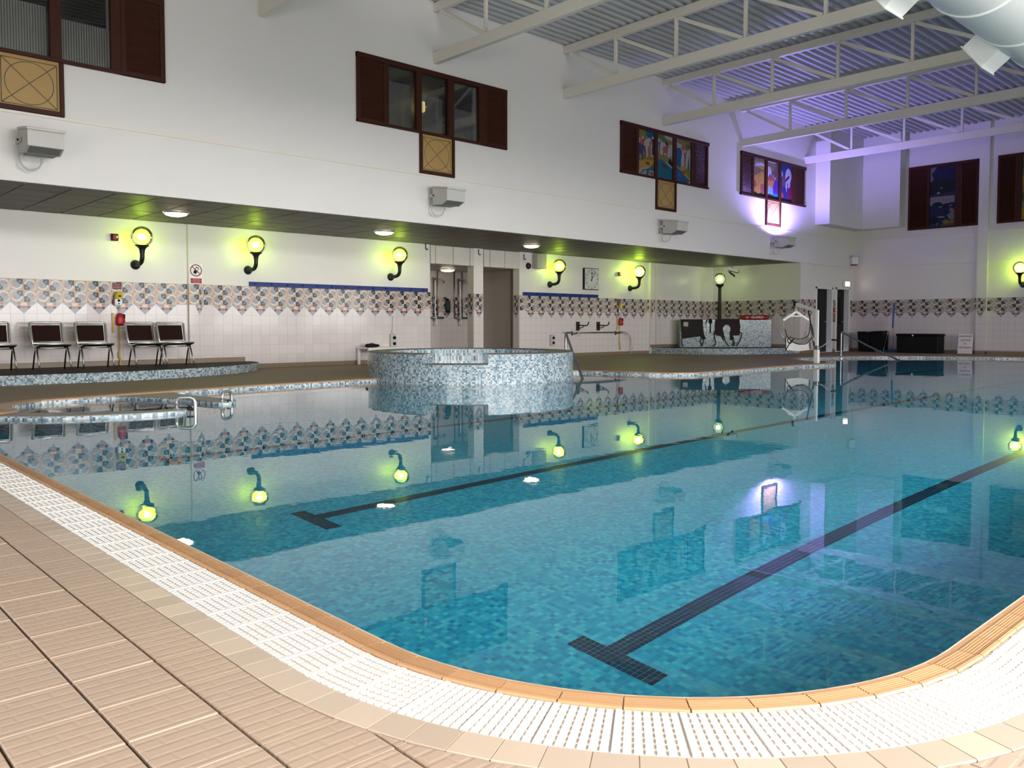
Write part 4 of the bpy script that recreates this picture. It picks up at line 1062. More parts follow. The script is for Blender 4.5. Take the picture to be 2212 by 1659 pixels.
# ------------------------------------------------------------------ alarm point with throw bag (twice)
def alarm_group(x, far):
    w_ = ' far along the wall near the pilasters' if far else ' above the chairs'
    t = thing('alarm_sign', 'small dark red alarm sign on the patterned tiles' + w_, 'sign', (x, YM-.009, 1.575), 0, 'alarm signs')
    m = MB(); m.box((0, -.004, .058), (.155, .008, .118), 0, .002); m.build('sign_plate', M_DKRED, t)
    M_SGN = flat('pink_sign_lettering', (.55, .25, .25), .6)
    text('Pool', .05, (0, -.0085, .082), RW, M_SGN, t); text('ALARM', .042, (0, -.0085, .034), RW, M_SGN, t)
    t = thing('alarm_beacon', 'yellow domed alarm beacon on a white button box' + w_, 'alarm', (x, YM-.009, 1.28), 0, 'alarm beacons')
    m = MB(); m.box((0, -.035, .06), (.125, .07, .12), 0, .008); m.build('button_box', M_WHITE, t)
    m = MB(); m.box((-.02, -.025, .06), (.135, .05, .10), 0, .006); m.build('back_box', M_DKRED, t)
    for z, r in ((.085, .022), (.03, .012)):
        m = MB(); m.lathe([(1e-4, -.012), (r, -.012), (r, 0)], (0, 0, 0), 12, axis='y'); o = m.build('button', M_BLACKP, t); o.location = (.005, -.07, z)
    m = MB(); m.lathe([(.072, 0), (.072, .03), (.066, .075), (.045, .115), (1e-4, .135)], (0, -.075, .125), 20); m.build('dome', M_YELLOW, t)
    m = MB(); m.box((.0, -.146, .165), (.05, .004, .03)); m.build('dome_label', M_BLACKP, t)
    t = thing('throw_bag', 'red rescue throw bag hanging on a cord' + w_, 'throw bag', (x+.03, YM-.07, .905), 0, 'throw bags')
    m = MB(); m.lathe([(.02, 0), (.075, .01), (.085, .05), (.078, .15), (.05, .215), (.018, .235)], n=14)
    m.v = [Vector((v.x+.05*(.12-v.z)*.8, v.y*.6, v.z)) for v in m.v]; m.build('bag', M_RED, t)
    m = MB(); m.tube(bez([(-.055, .05, .49), (-.02, .03, .37), (-.015, .0, .23), (.02, .03, .38), (.05, .05, .49)], 5), .006, 6); m.build('cord', M_GREYBOX, t)
    m = MB(); m.box((.06, -.01, .17), (.035, .05, .09), 0, .01); m.build('black_toggle', M_BLACKP, t)
    t = thing('webbing_strap', 'yellow webbing strap hanging behind the red throw bag' + w_, 'strap', (x-.085, YM-.03, .78), 0, 'webbing straps')
    m = MB(); m.box((0, 0, .18), (.035, .008, .36), 0, .002); m.build('short_strap', M_STRAP, t)
    m = MB(); m.box((.10, .002, -.08), (.03, .006, .5), 0, .002); m.build('long_strap', M_STRAP, t)
    m = MB(); m.tube(bez([(.09, -.01, -.34), (.085, -.02, -.42), (.11, -.02, -.50), (.10, -.02, -.57), (.13, -.03, -.59)], 4), .018, 8); m.build('bundled_end', M_YELLOW if False else M_STRAP, t)
alarm_group(5.105, False); alarm_group(19.36, True)
for x, z, l in ((5.08, 2.515, 'small dark red fire sounder beside the globe lamp over the chairs'), (19.34, 2.445, 'small dark red fire sounder beside the brightest globe lamp')):
    t = thing('fire_sounder', l, 'sounder', (x, YM, z), 0, 'fire sounders')
    m = MB(); m.box((0, -.012, 0), (.13, .024, .13), 0, .006); m.build('base', M_WHITE if x > 10 else M_DKRED, t)
    m = MB(); m.box((0, -.05, 0), (.115, .055, .115), 0, .016); m.build('body', M_DKRED, t)
    m = MB(); m.sphere((.025, -.078, .005), .016, 10, 6); m.build('amber_lamp', emis('amber_glint', (1, .55, .15), .8), t)
t = thing('alarm_bell', 'round dark red bell beside the grey wall cabinet', 'bell', (15.58, YM, 2.505))
m = MB(); m.lathe([(1e-4, -.07), (.05, -.066), (.075, -.04), (.08, 0)], (0, 0, 0), 20, axis='y'); m.build('gong', flat('dark_maroon_enamel', (.04, .008, .01), .4), t)
m = MB(); m.lathe([(.05, -.01), (.088, -.008), (.09, 0)], (0, 0, 0), 20, axis='y'); m.build('base_ring', M_BLACKP, t)
t = thing('wall_cabinet', 'grey metal cabinet mounted high beside a globe lamp', 'cabinet', (15.90, YM, 2.44))
m = MB(); m.box((0, -.10, .20), (.36, .20, .40), 0, .006); m.build('body', M_GREYBOX, t)
m = MB(); m.box((0, -.204, .20), (.345, .008, .385), 0, .002); m.build('door', flat('grey_cabinet_door', (.42, .42, .39), .3), t)
m = MB(); m.box((.13, -.214, .1), (.015, .012, .05), 0, .003); m.build('catch', M_CHROME, t)

# ------------------------------------------------------------------ no-phones sign
t = thing('no_phones_sign', 'white prohibition sign with crossed-out phone on the wall pilaster', 'sign', (6.545, YM-.063, 1.716))
m = MB(); m.box((0, -.003, .193), (.265, .006, .386), 0, .001); m.build('board', M_WHITE, t)
M_SIGNR = flat('crimson_sign_ink', (.33, .012, .03), .5); M_SIGNW = flat('pale_sign_ink', (.82, .55, .55), .5)
m = MB(); m.tube([(.108*cos(k*pi/24), -.006, .262+.108*sin(k*pi/24)) for k in range(48)], .009, 4, closed=True); m.build('red_ring', M_SIGNR, t)
m = MB(); m.box((0, -.011, .262), (.205, .004, .016), 0, 0, Matrix.Rotation(radians(42), 3, 'Y')); m.build('red_slash', M_SIGNR, t)
m = MB(); R = Matrix.Rotation(radians(28), 3, 'Y'); m.box((0, -.008, .262), (.062, .003, .135), 0, 0, R); m.build('phone_symbol', M_BLACKP, t)
m = MB(); m.box((.012, -.0098, .285), (.040, .002, .050), 0, 0, R); m.build('phone_screen', M_WHITE, t)
m = MB(); m.box((0, -.008, .062), (.215, .004, .094), 0, .0015); m.build('red_label', M_SIGNR, t)
for z, s_ in ((.090, 'Mobile Phones'), (.062, 'Are Not Permitted'), (.034, 'In This Area')): text(s_, .024, (0, -.0102, z), RW, M_SIGNW, t, ext=.0006)

# ------------------------------------------------------------------ peg rails, clock, sockets, brackets, pole
def rail(x0, x1, label):
    t = thing('peg_rail', label, 'peg rail', (x0, YM-.008, 1.71), 0, 'blue peg rails'); L_ = x1-x0
    m = MB(); m.box((L_/2, -.014, .046), (L_, .028, .093), 0, .003); m.build('board', M_BLUE, t)
    pm = MB(); pm.tube([(0, 0, 0), (0, -.045, .004), (0, -.06, .02)], .009, 6); pe = pm.mesh('peg', [M_BLUE])
    k = .12
    while k < L_-.05: inst('peg', pe, t, (k, -.028, .045)); k += .355
rail(7.655, 12.19, 'long dark blue peg rail on the wall beside the chairs'); rail(15.37, 18.385, 'shorter dark blue peg rail below the wall clock')
t = thing('wall_clock', 'square black-framed wall clock showing just past one', 'clock', (18.06, YM, 2.245))
m = MB(); m.box((0, -.035, 0), (.62, .07, .62), 0, .006); m.build('case', M_BLACKP, t)
m = MB(); m.box((0, -.071, 0), (.585, .004, .585)); m.build('dial', flat('grey_white_dial', (.62, .62, .60), .4), t)
m = MB(); m.tube([(.262*cos(k*pi/30), -.073, .262*sin(k*pi/30)) for k in range(60)], .004, 4, closed=True); m.build('minute_ring', M_BLACKP, t)
tm_ = MB(); tm_.box((0, 0, 0), (.016, .004, .03)); tme = tm_.mesh('hour_mark', [M_BLACKP])
for k in range(12):
    a = k*pi/6; inst('hour_mark', tme, t, (.265*sin(a), -.074, .265*cos(a)), (0, a, 0))
    text(str(12 if k == 0 else k), .062, (.205*sin(a), -.0735, .205*cos(a)), RW, M_BLACKP, t, 'numeral', ext=.0006)
for nm, a, ln, w0 in (('hour_hand', radians(36-34+0), .15, .03), ('minute_hand', radians(38), .25, .024)):
    m = MB(); m.add([(-w0/2*.7, 0, -.07), (w0/2*.7, 0, -.07), (w0*.28, 0, ln), (-w0*.28, 0, ln)] + [(-w0/2*.7, -.004, -.07), (w0/2*.7, -.004, -.07), (w0*.28, -.004, ln), (-w0*.28, -.004, ln)], [(4, 5, 6, 7), (0, 3, 2, 1), (0, 1, 5, 4), (1, 2, 6, 5), (2, 3, 7, 6), (3, 0, 4, 7)])
    if nm == 'hour_hand': m.add([(-.045, -.002, ln), (.045, -.002, ln), (0, -.002, ln+.05)], [(0, 1, 2)])
    o = m.build(nm, M_BLACKP, t); o.location = (0, -.078, 0); o.rotation_euler = (0, a, 0)
for x, z, l, cord in ((11.155, .405, 'white double socket box with a cord rising from it', True), (16.465, .345, 'white double socket box below the end of the horizontal pole', False)):
    t = thing('socket_box', l, 'socket', (x, YM-.009, z), 0, 'socket boxes')
    m = MB(); m.box((0, -.03, .155), (.15, .06, .31), 0, .006); m.build('box', M_GREYBOX, t)
    for q in (.22, .085):
        m = MB(); m.lathe([(1e-4, -.035), (.035, -.03), (.038, 0)], (0, 0, 0), 12, axis='y'); o = m.build('knob', M_BLACKP, t); o.location = (.02, -.06, q)
    if cord: m = MB(); m.tube(bez([(.0, -.03, .31), (-.02, -.02, .38), (.0, -.012, .40), (.012, -.012, .72)], 4), .008, 6); m.build('cord', M_GREYBOX, t)
for x, l in ((17.53, 'dark wooden-backed hook bracket, the one nearer the clock end of the pole'), (18.41, 'dark wooden-backed hook bracket closer to the hanging red throw bag')):
    t = thing('hook_bracket', l, 'hook', (x, YM-.009, .76), 0, 'hook brackets')
    m = MB(); m.box((0, -.015, .128), (.13, .03, .256), 0, .004); m.build('backplate', flat('dark_brown_board', (.03, .02, .015), .5), t)
    m = MB(); m.tube(bez([(0, -.02, .155), (0, -.20, .15), (0, -.33, .145), (0, -.40, .18), (0, -.425, .25)], 5), .017, 8); m.build('hook', M_BLACK, t)
    m = MB(); m.tube(bez([(0, -.02, .075), (0, -.14, .08), (0, -.22, .11), (0, -.26, .15)], 5), .013, 8); m.build('brace', M_BLACK, t)
t = thing('rescue_pole', 'long horizontal rescue pole with blue tip and hooped end on the wall', 'pole', (16.94, YM-.16, .706))
m = MB(); m.tube([(.16, 0, 0), (2.42, 0, 0)], .018, 8); m.build('shaft', M_DARKSTEEL, t)
m = MB(); m.tube([(-.02, 0, 0), (.18, 0, 0)], .024, 8); m.build('blue_tip', flat('blue_grip', (.02, .09, .25), .5), t)
m = MB(); m.tube(bez([(2.40, 0, 0), (2.56, 0, -.01), (2.72, 0, -.10), (2.83, -.02, -.28), (2.84, -.04, -.45), (2.74, -.06, -.645)], 6), .009, 6)
m.tube(bez([(2.40, 0, 0), (2.62, .02, -.015), (2.82, .06, -.13), (2.93, .1, -.3), (2.95, .12, -.45), (2.88, .1, -.62)], 6), .009, 6); m.build('hoop', M_CHROME, t)
m = MB(); m.tube(bez([(.38, -.02, -.02), (.42, -.03, -.10), (.48, -.03, -.08), (.47, -.02, .01), (.40, -.02, .02)], 4), .008, 6); m.build('tie', M_STRAP, t)
for x, l in ((17.30, 'small hanger hook holding the pole at its blue tip end'), (19.20, 'small hanger hook holding the pole near the red throw bag')):
    t = thing('pole_hanger', l, 'hook', (x, YM-.009, .706), 0, 'pole hangers')
    m = MB(); m.box((0, -.006, -.02), (.05, .012, .12), 0, .003); m.build('plate', M_BLACK, t)
    m = MB(); m.tube(bez([(0, -.01, -.045), (0, -.13, -.035), (0, -.18, -.03), (0, -.20, .02)], 4), .010, 6); m.build('hook', M_BLACK, t)
for x, z, l in ((12.145, 2.80, 'tiny black ceiling-line hook left of the shower opening'), (13.82, 2.77, 'tiny black hook on the pillar between the two openings'), (15.41, 2.74, 'tiny black hook right of the dark corridor opening')):
    t = thing('wall_hook', l, 'hook', (x, YM, z-.02), 0, 'tiny hooks')
    m = MB(); m.tube(bez([(0, -.004, .07), (0, -.01, 0), (.0, -.03, -.05), (.02, -.05, -.05), (.03, -.05, -.03)], 4), .011, 6); m.build('hook', M_BLACK, t)
    m = MB(); m.box((0, -.005, .07), (.03, .01, .03)); m.build('plate', M_BLACK, t)

# ------------------------------------------------------------------ showers, dispenser
for x, l in ((14.24, 'thermostatic shower set on a riser rail, nearer the blue peg rail'), (15.13, 'thermostatic shower set with an extra pipe, nearer the corridor pillar')):
    t = thing('shower', l, 'shower', (x, 18.41, 1.12), 0, 'showers')
    m = MB(); m.tube([(-.07, -.05, -.1), (-.07, -.05, 1.12)], .013, 8); m.tube([(.07, -.05, 0), (.07, -.05, 1.32)], .013, 8); m.build('riser_rail', M_DARKSTEEL, t)
    if x > 15: m = MB(); m.tube([(-.2, -.03, -.02), (-.2, -.03, 1.31)], .016, 8); m.build('supply_pipe', M_DARKSTEEL, t)
    m = MB(); m.tube([(-.16, -.07, 0), (.26, -.07, .0)], .032, 10); m.build('mixer_bar', M_DARKSTEEL, t)
    m = MB(); m.tube(bez([(-.08, -.06, 1.05), (-.06, -.14, 1.08), (.06, -.22, 1.06), (.14, -.26, .98)], 5), [.02]*14+[.05, .055], 10); m.build('shower_head', M_DARKSTEEL, t)
    m = MB(); m.tube(bez([(-.05, -.07, -.02), (-.06, -.09, -.2), (.0, -.1, -.16), (-.05, -.09, .2), (-.03, -.08, .7), (-.06, -.1, 1.04)], 6), .011, 6); m.build('hose', M_CHROME, t)
t = thing('soap_dispenser', 'dark green soap dispenser on the shower wall between the showers', 'dispenser', (14.67, 18.41, 1.28))
m = MB(); m.box((0, -.05, .18), (.15, .10, .28), 0, .02); m.build('body', flat('dark_teal_plastic', (.02, .05, .055), .4), t)
m = MB(); m.box((0, -.06, .01), (.10, .09, .06), 0, .01); m.build('nozzle', M_BLACKP, t)
m = MB(); m.box((0, -.04, .35), (.08, .06, .08), 0, .02); m.build('cap', M_BLACKP, t)

# ------------------------------------------------------------------ hot tub with spill-over notch, bench behind it
t = thing('hot_tub', 'raised round mosaic hot tub with a spill-over notch facing the pool', 'hot tub', (9.569, 11.312, WZ))
mb = MB(); Ro, Ri, HT, HN = 1.814, 1.46, .486, .325; n_ = 96
angs = [2*pi*k/n_ for k in range(n_+1)]
for a in (radians(206), radians(238.2)): angs.append(a)
angs = sorted(set(round(a, 6) for a in angs))
def hh_(a): return HN if radians(206)-1e-4 < a < radians(238.2)+1e-4 - 2e-4 else HT
for a, b in zip(angs[:-1], angs[1:]):
    h = hh_(a+1e-3); zb_ = -1.12
    po = lambda r, q, z: (r*cos(q), r*sin(q), z)
    mb.add([po(Ro, a, zb_), po(Ro, b, zb_), po(Ro, b, h-.012), po(Ro, a, h-.012)], [(0, 1, 2, 3)], 0, [[(Ro*a, zb_), (Ro*b, zb_), (Ro*b, h), (Ro*a, h)]])
    mb.add([po(Ri, a, -.6), po(Ri, b, -.6), po(Ri, b, h-.012), po(Ri, a, h-.012)], [(3, 2, 1, 0)], 0, [[(Ri*a, h), (Ri*b, h), (Ri*b, 0), (Ri*a, 0)]])
    mb.add([po(Ro+.004, a, h-.012), po(Ro+.004, b, h-.012), po(Ro+.002, b, h), po(Ro+.002, a, h), po(Ri-.002, b, h), po(Ri-.002, a, h), po(Ri-.004, b, h-.012), po(Ri-.004, a, h-.012)], [(0, 1, 2, 3), (3, 2, 4, 5), (5, 4, 6, 7)], 1)
for a, f in ((radians(206), 1), (radians(238.2), -1)):
    q = [(Ro*cos(a), Ro*sin(a), HN-.01), (Ri*cos(a), Ri*sin(a), HN-.01), (Ri*cos(a), Ri*sin(a), HT), (Ro*cos(a), Ro*sin(a), HT)]
    mb.add(q, [(0, 1, 2, 3) if f > 0 else (3, 2, 1, 0)], 0, [[(0, 0), (.35, 0), (.35, .17), (0, .17)] if f > 0 else [(0, .17), (.35, .17), (.35, 0), (0, 0)]])
mb.build('tub_wall', [M_MOS_UV, flat('dark_grey_rim', (.11, .11, .10), .5)], t)
mb = MB(); mb.lathe([(1e-4, HN-.035), (Ri+.01, HN-.035)], n=48, smooth=False); mb.build('tub_water', M_WATER, t)
t = thing('side_table', 'small white table against the tiled wall behind the hot tub', 'table', (10.15, 15.5, DZ))
m = MB(); m.box((.5, .24, .37), (1.0, .5, .03), 0, .004); m.build('tabletop', M_WHITE, t)
for x, y in ((.04, .03), (.96, .03), (.04, .45), (.96, .45)): m = MB(); m.box((x, y, .178), (.06, .05, .355), 0, .004); m.build('leg', M_WHITE, t)
m = MB(); m.box((.5, .04, .33), (.9, .02, .05)); m.build('apron', M_WHITE, t)
t = thing('black_case', 'elongated black case lying on the small white table', 'case', (10.40, 15.72, DZ+.386), -.1)
m = MB(); m.lathe([(1e-4, -.17), (.035, -.165), (.05, -.12), (.052, 0), (.034, .13), (.022, .17), (1e-4, .175)], (0, 0, .042), 12, axis='x'); m.v = [Vector((v.x, v.y, max(0, v.z*.92))) for v in m.v]; m.build('body', M_BLACKP, t)
m = MB(); m.tube(bez([(-.06, 0, .088), (-.02, 0, .10), (.04, 0, .086)], 4), .006, 6); m.build('handle', M_BLACKP, t)

# ------------------------------------------------------------------ low divider walls of the entry lagoon, grab rails
def divider(poly, label, name='pool_divider'):
    t = thing(name, label, 'divider wall', (0, 0, 0), 0, 'pool dividers')
    m = MB(); m.prism(poly, PZ+.005, .012, 0, 0); m.build('wall', M_MOS_UV, t)
    m = MB(); m.prism(poly, .012, .020, 0, 0); m.build('coping', flat('grey_beige_coping', (.24, .22, .20), .45), t)
p1 = [(p[0], p[1]) for p in bez([(1.80, 9.60, 0), (1.908, 9.44, 0), (2.211, 9.109, 0), (2.577, 8.906, 0), (2.982, 8.785, 0), (3.3, 8.775, 0), (3.47, 8.83, 0), (3.545, 8.935, 0), (3.50, 9.01, 0), (3.35, 9.0, 0), (3.04, 9.03, 0), (2.69, 9.24, 0), (2.40, 9.43, 0), (2.17, 9.60, 0), (2.05, 9.75, 0)], 3)] + [(1.9, 9.7)]
divider(p1, 'low curved mosaic divider wall ending at the square steel grab loop')
p2 = [(p[0], p[1]) for p in bez([(3.5, 11.2, 0), (3.72, 10.7, 0), (3.93, 10.28, 0), (4.02, 9.9, 0), (4.06, 9.6, 0), (4.12, 9.47, 0), (4.25, 9.43, 0), (4.36, 9.53, 0), (4.38, 9.7, 0), (4.34, 10.0, 0), (4.28, 10.4, 0), (4.22, 10.9, 0), (4.3, 11.35, 0)], 3)]
divider(p2, 'low S-curved mosaic divider wall running out from the far deck')
def gloop(loc, rz, w_, h_, label, r=.019):
    t = thing('grab_rail', label, 'grab rail', loc, rz, 'steel grab loops'); c = .05
    pts = [(-w_/2, 0, .04 if True else 0), (-w_/2, 0, h_-c), (-w_/2+c*.3, 0, h_-c*.3), (-w_/2+c, 0, h_), (w_/2-c, 0, h_), (w_/2-c*.3, 0, h_-c*.3), (w_/2, 0, h_-c), (w_/2, 0, .0), (w_/2, 0, -.45)]
    m = MB(); m.tube(pts, r, 12); m.build('tube', M_CHROME, t)
    m = MB(); m.lathe([(r, .052), (.035, .05), (.038, .04)], (-w_/2, 0, 0), 14); m.build('flange', M_CHROME, t)
    m = MB(); m.tube([(w_/2, 0, .04), (w_/2-.09, 0, .045)], .012, 8); m.build('stay', M_BLACK, t)
gloop((3.50, 8.87, WZ), radians(46.97-90), .20, .165, 'square steel grab loop on the end of the front divider wall')
gloop((4.20, 9.42, WZ), radians(46.97-90+78), .20, .16, 'steel grab loop seen edge-on at the tip of the S-curved divider')

# ------------------------------------------------------------------ handrails
t = thing('pool_handrail', 'sloping steel handrail entering the water beside the hot tub', 'handrail', (11.60, 10.92, DZ))
m = MB(); m.tube(bez([(0, 0, .0), (0, 0, .45), (-.005, -.005, .655), (-.02, -.03, .70), (-.05, -.07, .69), (-.12, -.18, .60), (-.45, -.66, .27), (-.76, -1.13, -.06), (-.93, -1.38, -.24)], 5), .024, 10); m.build('rail', M_DARKSTEEL, t)
m = MB(); m.tube([(-.06, -.09, 0), (-.06, -.09, .66)], .010, 8); m.build('thin_post', M_CHROME, t)
m = MB(); m.lathe([(.05, 0), (.05, .012), (.03, .018)], n=14); m.build('flange', M_CHROME, t)
t = thing('pool_handrail', 'sloping steel handrail at the far pool corner in front of the dark doors', 'handrail', (22.57, 10.69, DZ))
m = MB(); m.tube(bez([(0, 0, -.3), (0, 0, .3), (0, -.005, .64), (.003, -.03, .675), (.008, -.08, .665), (.05, -.75, .31), (.10, -1.55, -.055), (.12, -1.9, -.22)], 5), .026, 10); m.build('rail', M_DARKSTEEL, t)
m = MB(); m.lathe([(.055, -.05), (.055, .012), (.03, .02)], n=14); m.build('flange', M_CHROME, t)

# ------------------------------------------------------------------ pool hoist with sling
t = thing('pool_hoist', 'white pool hoist with sloping arm and hydraulic ram on the deck tip', 'hoist', (18.33, 9.26, DZ))
AE = Vector((.27, .67, 1.385))
m = MB(); m.box((0, 0, .2), (.10, .10, .40), 0, .006); m.build('socket', M_WHITE, t)
m = MB(); m.box((0, 0, .80), (.065, .065, .84), 0, .005); m.build('mast', M_WHITE, t)
d_ = AE - Vector((0, 0, 1.20)); Rm = d_.to_track_quat('Y', 'Z').to_matrix()
m = MB(); m.box(Vector((0, 0, 1.20)) + d_*.5, (.055, d_.length+.05, .075), 0, .005, Rm); m.build('arm', M_WHITE, t)
m = MB(); m.box(AE + Vector((.01, .03, .01)), (.065, .08, .11), 0, .008, Rm); m.build('end_cap', M_BLACKP, t)
pa, pb = Vector((0, 0, 1.20)) + d_*.42 + Vector((0, 0, -.04)), Vector((.02, .05, .33))
m = MB(); m.tube([pa, pa+(pb-pa)*.42], .014, 8); m.build('ram_rod', M_BLACKP, t)
m = MB(); m.tube([pa+(pb-pa)*.40, pb], .030, 10); m.build('ram_cylinder', M_DARKSTEEL, t)
m = MB(); m.box((0, 0, .36), (.11, .12, .10), 0, .01); m.build('ram_bracket', M_DARKSTEEL, t)
vr = Vector((.731, -.682, 0))                            # sideways as seen from the pool entrance
m = MB(); m.tube(bez([Vector((0, 0, .36))+vr*.05, Vector((0, 0, .40))+vr*.14, Vector((0, 0, .50))+vr*.26, Vector((0, 0, .545))+vr*.32, Vector((0, 0, .54))+vr*.42], 4), .012, 8); m.build('crank', M_DARKSTEEL, t)
m = MB(); m.tube([Vector((0, 0, .545))+vr*.34, Vector((0, 0, .535))+vr*.46], .020, 8); m.build('crank_grip', M_BLACKP, t)
m = MB(); m.tube([AE, AE+Vector((0, 0, -.10))], .012, 6); m.tube([AE + Vector((0, 0, -.10)) + Vector((vr.x*.022*cos(k*pi/6), vr.y*.022*cos(k*pi/6), -.03+.028*sin(k*pi/6))) for k in range(12)], .007, 6, closed=True); m.build('hook', M_CHROME, t)
sl = thing('hoist_sling', 'white fabric sling with black edging hanging from the hoist spreader bar', 'sling', tuple(Vector(t.location) + AE + Vector((0, 0, -.17))), atan2(vr.y, vr.x))
m = MB()
for s in (-1, 1):
    poly = [(0, .0), (s*.10, -.055), (s*.31, -.19), (s*.31, -.25), (s*.13, -.13), (0, -.13)] if s > 0 else [(0, .0), (0, -.13), (-.13, -.13), (-.31, -.25), (-.31, -.19), (-.10, -.055)]
    # a split bar leaves the small triangular eye open
for a, b, w0 in (((0, -.01), (.31, -.215), .055), ((0, -.01), (-.31, -.215), .055), ((-.14, -.115), (.14, -.115), .035)):
    d2 = Vector((b[0]-a[0], 0, b[1]-a[1])); m.box(((a[0]+b[0])/2, 0, (a[1]+b[1])/2), (d2.length, .03, w0), 0, .004, Matrix.Rotation(-atan2(d2.z, d2.x), 3, 'Y'))
m.build('spreader_bar', M_WHITE, sl)
for s in (-1, 1):
    for y0 in (-.05, .10):
        cm = MB(); a = Vector((s*.30, 0, -.23)); b = Vector((s*(.33 if y0 < 0 else .25), y0*1.6, -.60 if y0 < 0 else -.56))
        for k in range(12):
            p = a + (b-a)*(k+.5)/12; dd = (b-a)/12*.75
            cm.tube([p-dd*.5, p+dd*.5], .008 if k % 2 else .005, 5)
        o = cm.build('chain', M_CHROME, sl); o['kind'] = 'stuff'
m = MB(); N1, N2 = 14, 8; P = []
for j in range(N2+1):
    v = j/N2*2-1
    for i in range(N1+1):
        u = i/N1*2-1
        z = -.93 + (.30 + .05*v)*abs(u)**2.2 + (.12 if v > 0 else .04)*v*v - .02*(1-abs(u))*(1-v)
        P.append((u*.31, v*.20, z))
fs = [(j*(N1+1)+i, j*(N1+1)+i+1, (j+1)*(N1+1)+i+1, (j+1)*(N1+1)+i) for j in range(N2) for i in range(N1)]
m.add(P, fs, smooth=True); m.build('fabric', flat('white_sling_fabric', (.66, .65, .64), .8), sl)
m = MB(); fp = [(-.31, -.20, -.62), (-.30, -.205, -.92), (-.02, -.215, -.955), (.26, -.205, -.92), (.25, -.20, -.74), (.0, -.205, -.80), (-.18, -.2, -.70)]
m.add(fp + [(x, y+.012, z) for x, y, z in fp], [(0, 1, 2, 3, 4, 5, 6), (13, 12, 11, 10, 9, 8, 7)] + [(i, 7+i, 7+(i+1) % 7, (i+1) % 7) for i in range(7)]); m.build('front_panel', flat('white_sling_panel', (.72, .71, .69), .7), sl)
for pts in ([(-.31, -.215, -.60), (-.31, -.215, -.92)], [(-.31, -.215, -.93), (-.18, -.22, -.71), (-.10, -.22, -.65)], [(-.33, -.2, -.42), (-.28, -.215, -.60), (-.16, -.222, -.72), (-.05, -.222, -.77), (.06, -.222, -.785), (.18, -.222, -.77), (.30, -.21, -.64), (.33, -.2, -.40)],
            [(-.20, -.21, -.62), (-.05, -.2, -.66), (.10, -.19, -.65), (.24, -.18, -.56), (.30, -.1, -.30)], [(.26, -.22, -.74), (.27, -.22, -.90)], [(-.20, -.222, -.60), (-.27, -.222, -.68), (-.21, -.222, -.77), (-.14, -.222, -.68)]):
    m = MB(); m.tube(bez(pts, 4) if len(pts) > 2 else pts, .009, 6); m.build('black_edging', M_BLACKP, sl)

# ------------------------------------------------------------------ things on and over the mosaic block
BA = Vector((21.95, 15.66)); BD_ = (Vector((24.05, 13.68)) - BA).normalized(); BN = Vector((-BD_.y, BD_.x))*-1
rzb = atan2(BD_.y, BD_.x)
def onblock(s, off, z): p = BA + BD_*s; q = Vector((-.686, -.727))*off; return (p.x+q.x, p.y+q.y, z)
def hang(name, label, s0, outline, mat, thick=.02, off=.004):
    t = thing(name, label, 'sling', onblock(s0, off, 1.085), rzb, 'lifting slings')
    m = MB(); tri = tessellate_polygon([[Vector((x, z, 0)) for x, z in outline]]); n = len(outline)
    vs = [(x, -.004-.012*abs(sin(x*9)), z) for x, z in outline] + [(x, -.004-thick-.02*abs(sin(x*9+1)), z) for x, z in outline]
    m.add(vs, [tuple(n+q for q in f) for f in tri] + [(i, (i+1) % n, n+(i+1) % n, n+i) for i in range(n)]); m.build('cloth', mat, t)
    return t
M_SL1 = flat('dark_brown_sling_cloth', (.022, .016, .018), .85); M_SL2 = flat('maroon_brown_sling_cloth', (.028, .016, .020), .85)
t = hang('lifting_sling', 'dark sling cloth with a pale label draped over the mosaic block', 0, [(.0, .015), (.70, .015), (.70, -.18), (.74, -.45), (.80, -.60), (.72, -.63), (.62, -.52), (.05, -.60), (.02, -.30)], M_SL1)
m = MB(); m.box((.33, -.012, .005), (.70, .10, .02), 0, .006); m.build('top_fold', M_SL1, t)
m = MB(); m.box((.16, -.048, -.14), (.15, .004, .14), 0, 0, Matrix.Rotation(.1, 3, 'Y')); m.build('care_label', flat('pale_label', (.42, .38, .36), .6), t)
for pts in ([(.05, -.02, -.58), (.04, -.03, -.72), (.09, -.05, -.84)], [(.68, -.03, -.55), (.62, -.04, -.70), (.70, -.04, -.80), (.64, -.05, -.84)], [(.74, -.03, -.55), (.72, -.04, -.72), (.68, -.05, -.80)]):
    m = MB(); m.tube(bez(pts, 4), .013, 6); m.build('strap', M_BLACKP, t)
hole = [(.45+.11*cos(a)*1.0, -.30+.16*sin(a)) for a in [radians(-60+ -k*24.0) for k in range(0, 1)]]
kh = [(.36+.13*cos(radians(q)), -.30+.15*sin(radians(q))) for q in range(-40, 221, 20)]
outl = [(.0, .02), (.74, .02), (.78, -.20), (.76, -.49), (.55, -.50), (.60, -.62), (.47, -.65)] + kh + [(.26, -.66), (.18, -.52), (.0, -.48), (-.02, -.2)]
t = hang('lifting_sling', 'maroon-brown sling cloth with a keyhole cut-out and trailing straps', 1.11, outl, M_SL2)
m = MB(); m.box((.37, -.012, .012), (.74, .10, .03), 0, .01); m.build('top_fold', M_SL2, t)
for pts in ([(.05, -.04, -.36), (-.05, -.05, -.40), (-.02, -.05, -.60), (.0, -.06, -.76), (-.08, -.07, -.84)], [(.27, -.04, -.5), (.31, -.05, -.68), (.38, -.06, -.78), (.42, -.07, -.84)], [(.52, -.04, -.6), (.60, -.05, -.72), (.57, -.06, -.82), (.53, -.06, -.78), (.58, -.05, -.70)], [(.68, -.04, -.37), (.82, -.05, -.42), (.80, -.05, -.58), (.72, -.06, -.74), (.66, -.07, -.84)]):
    m = MB(); m.tube(bez(pts, 4), .014, 6); m.build('strap', M_BLACKP, t)
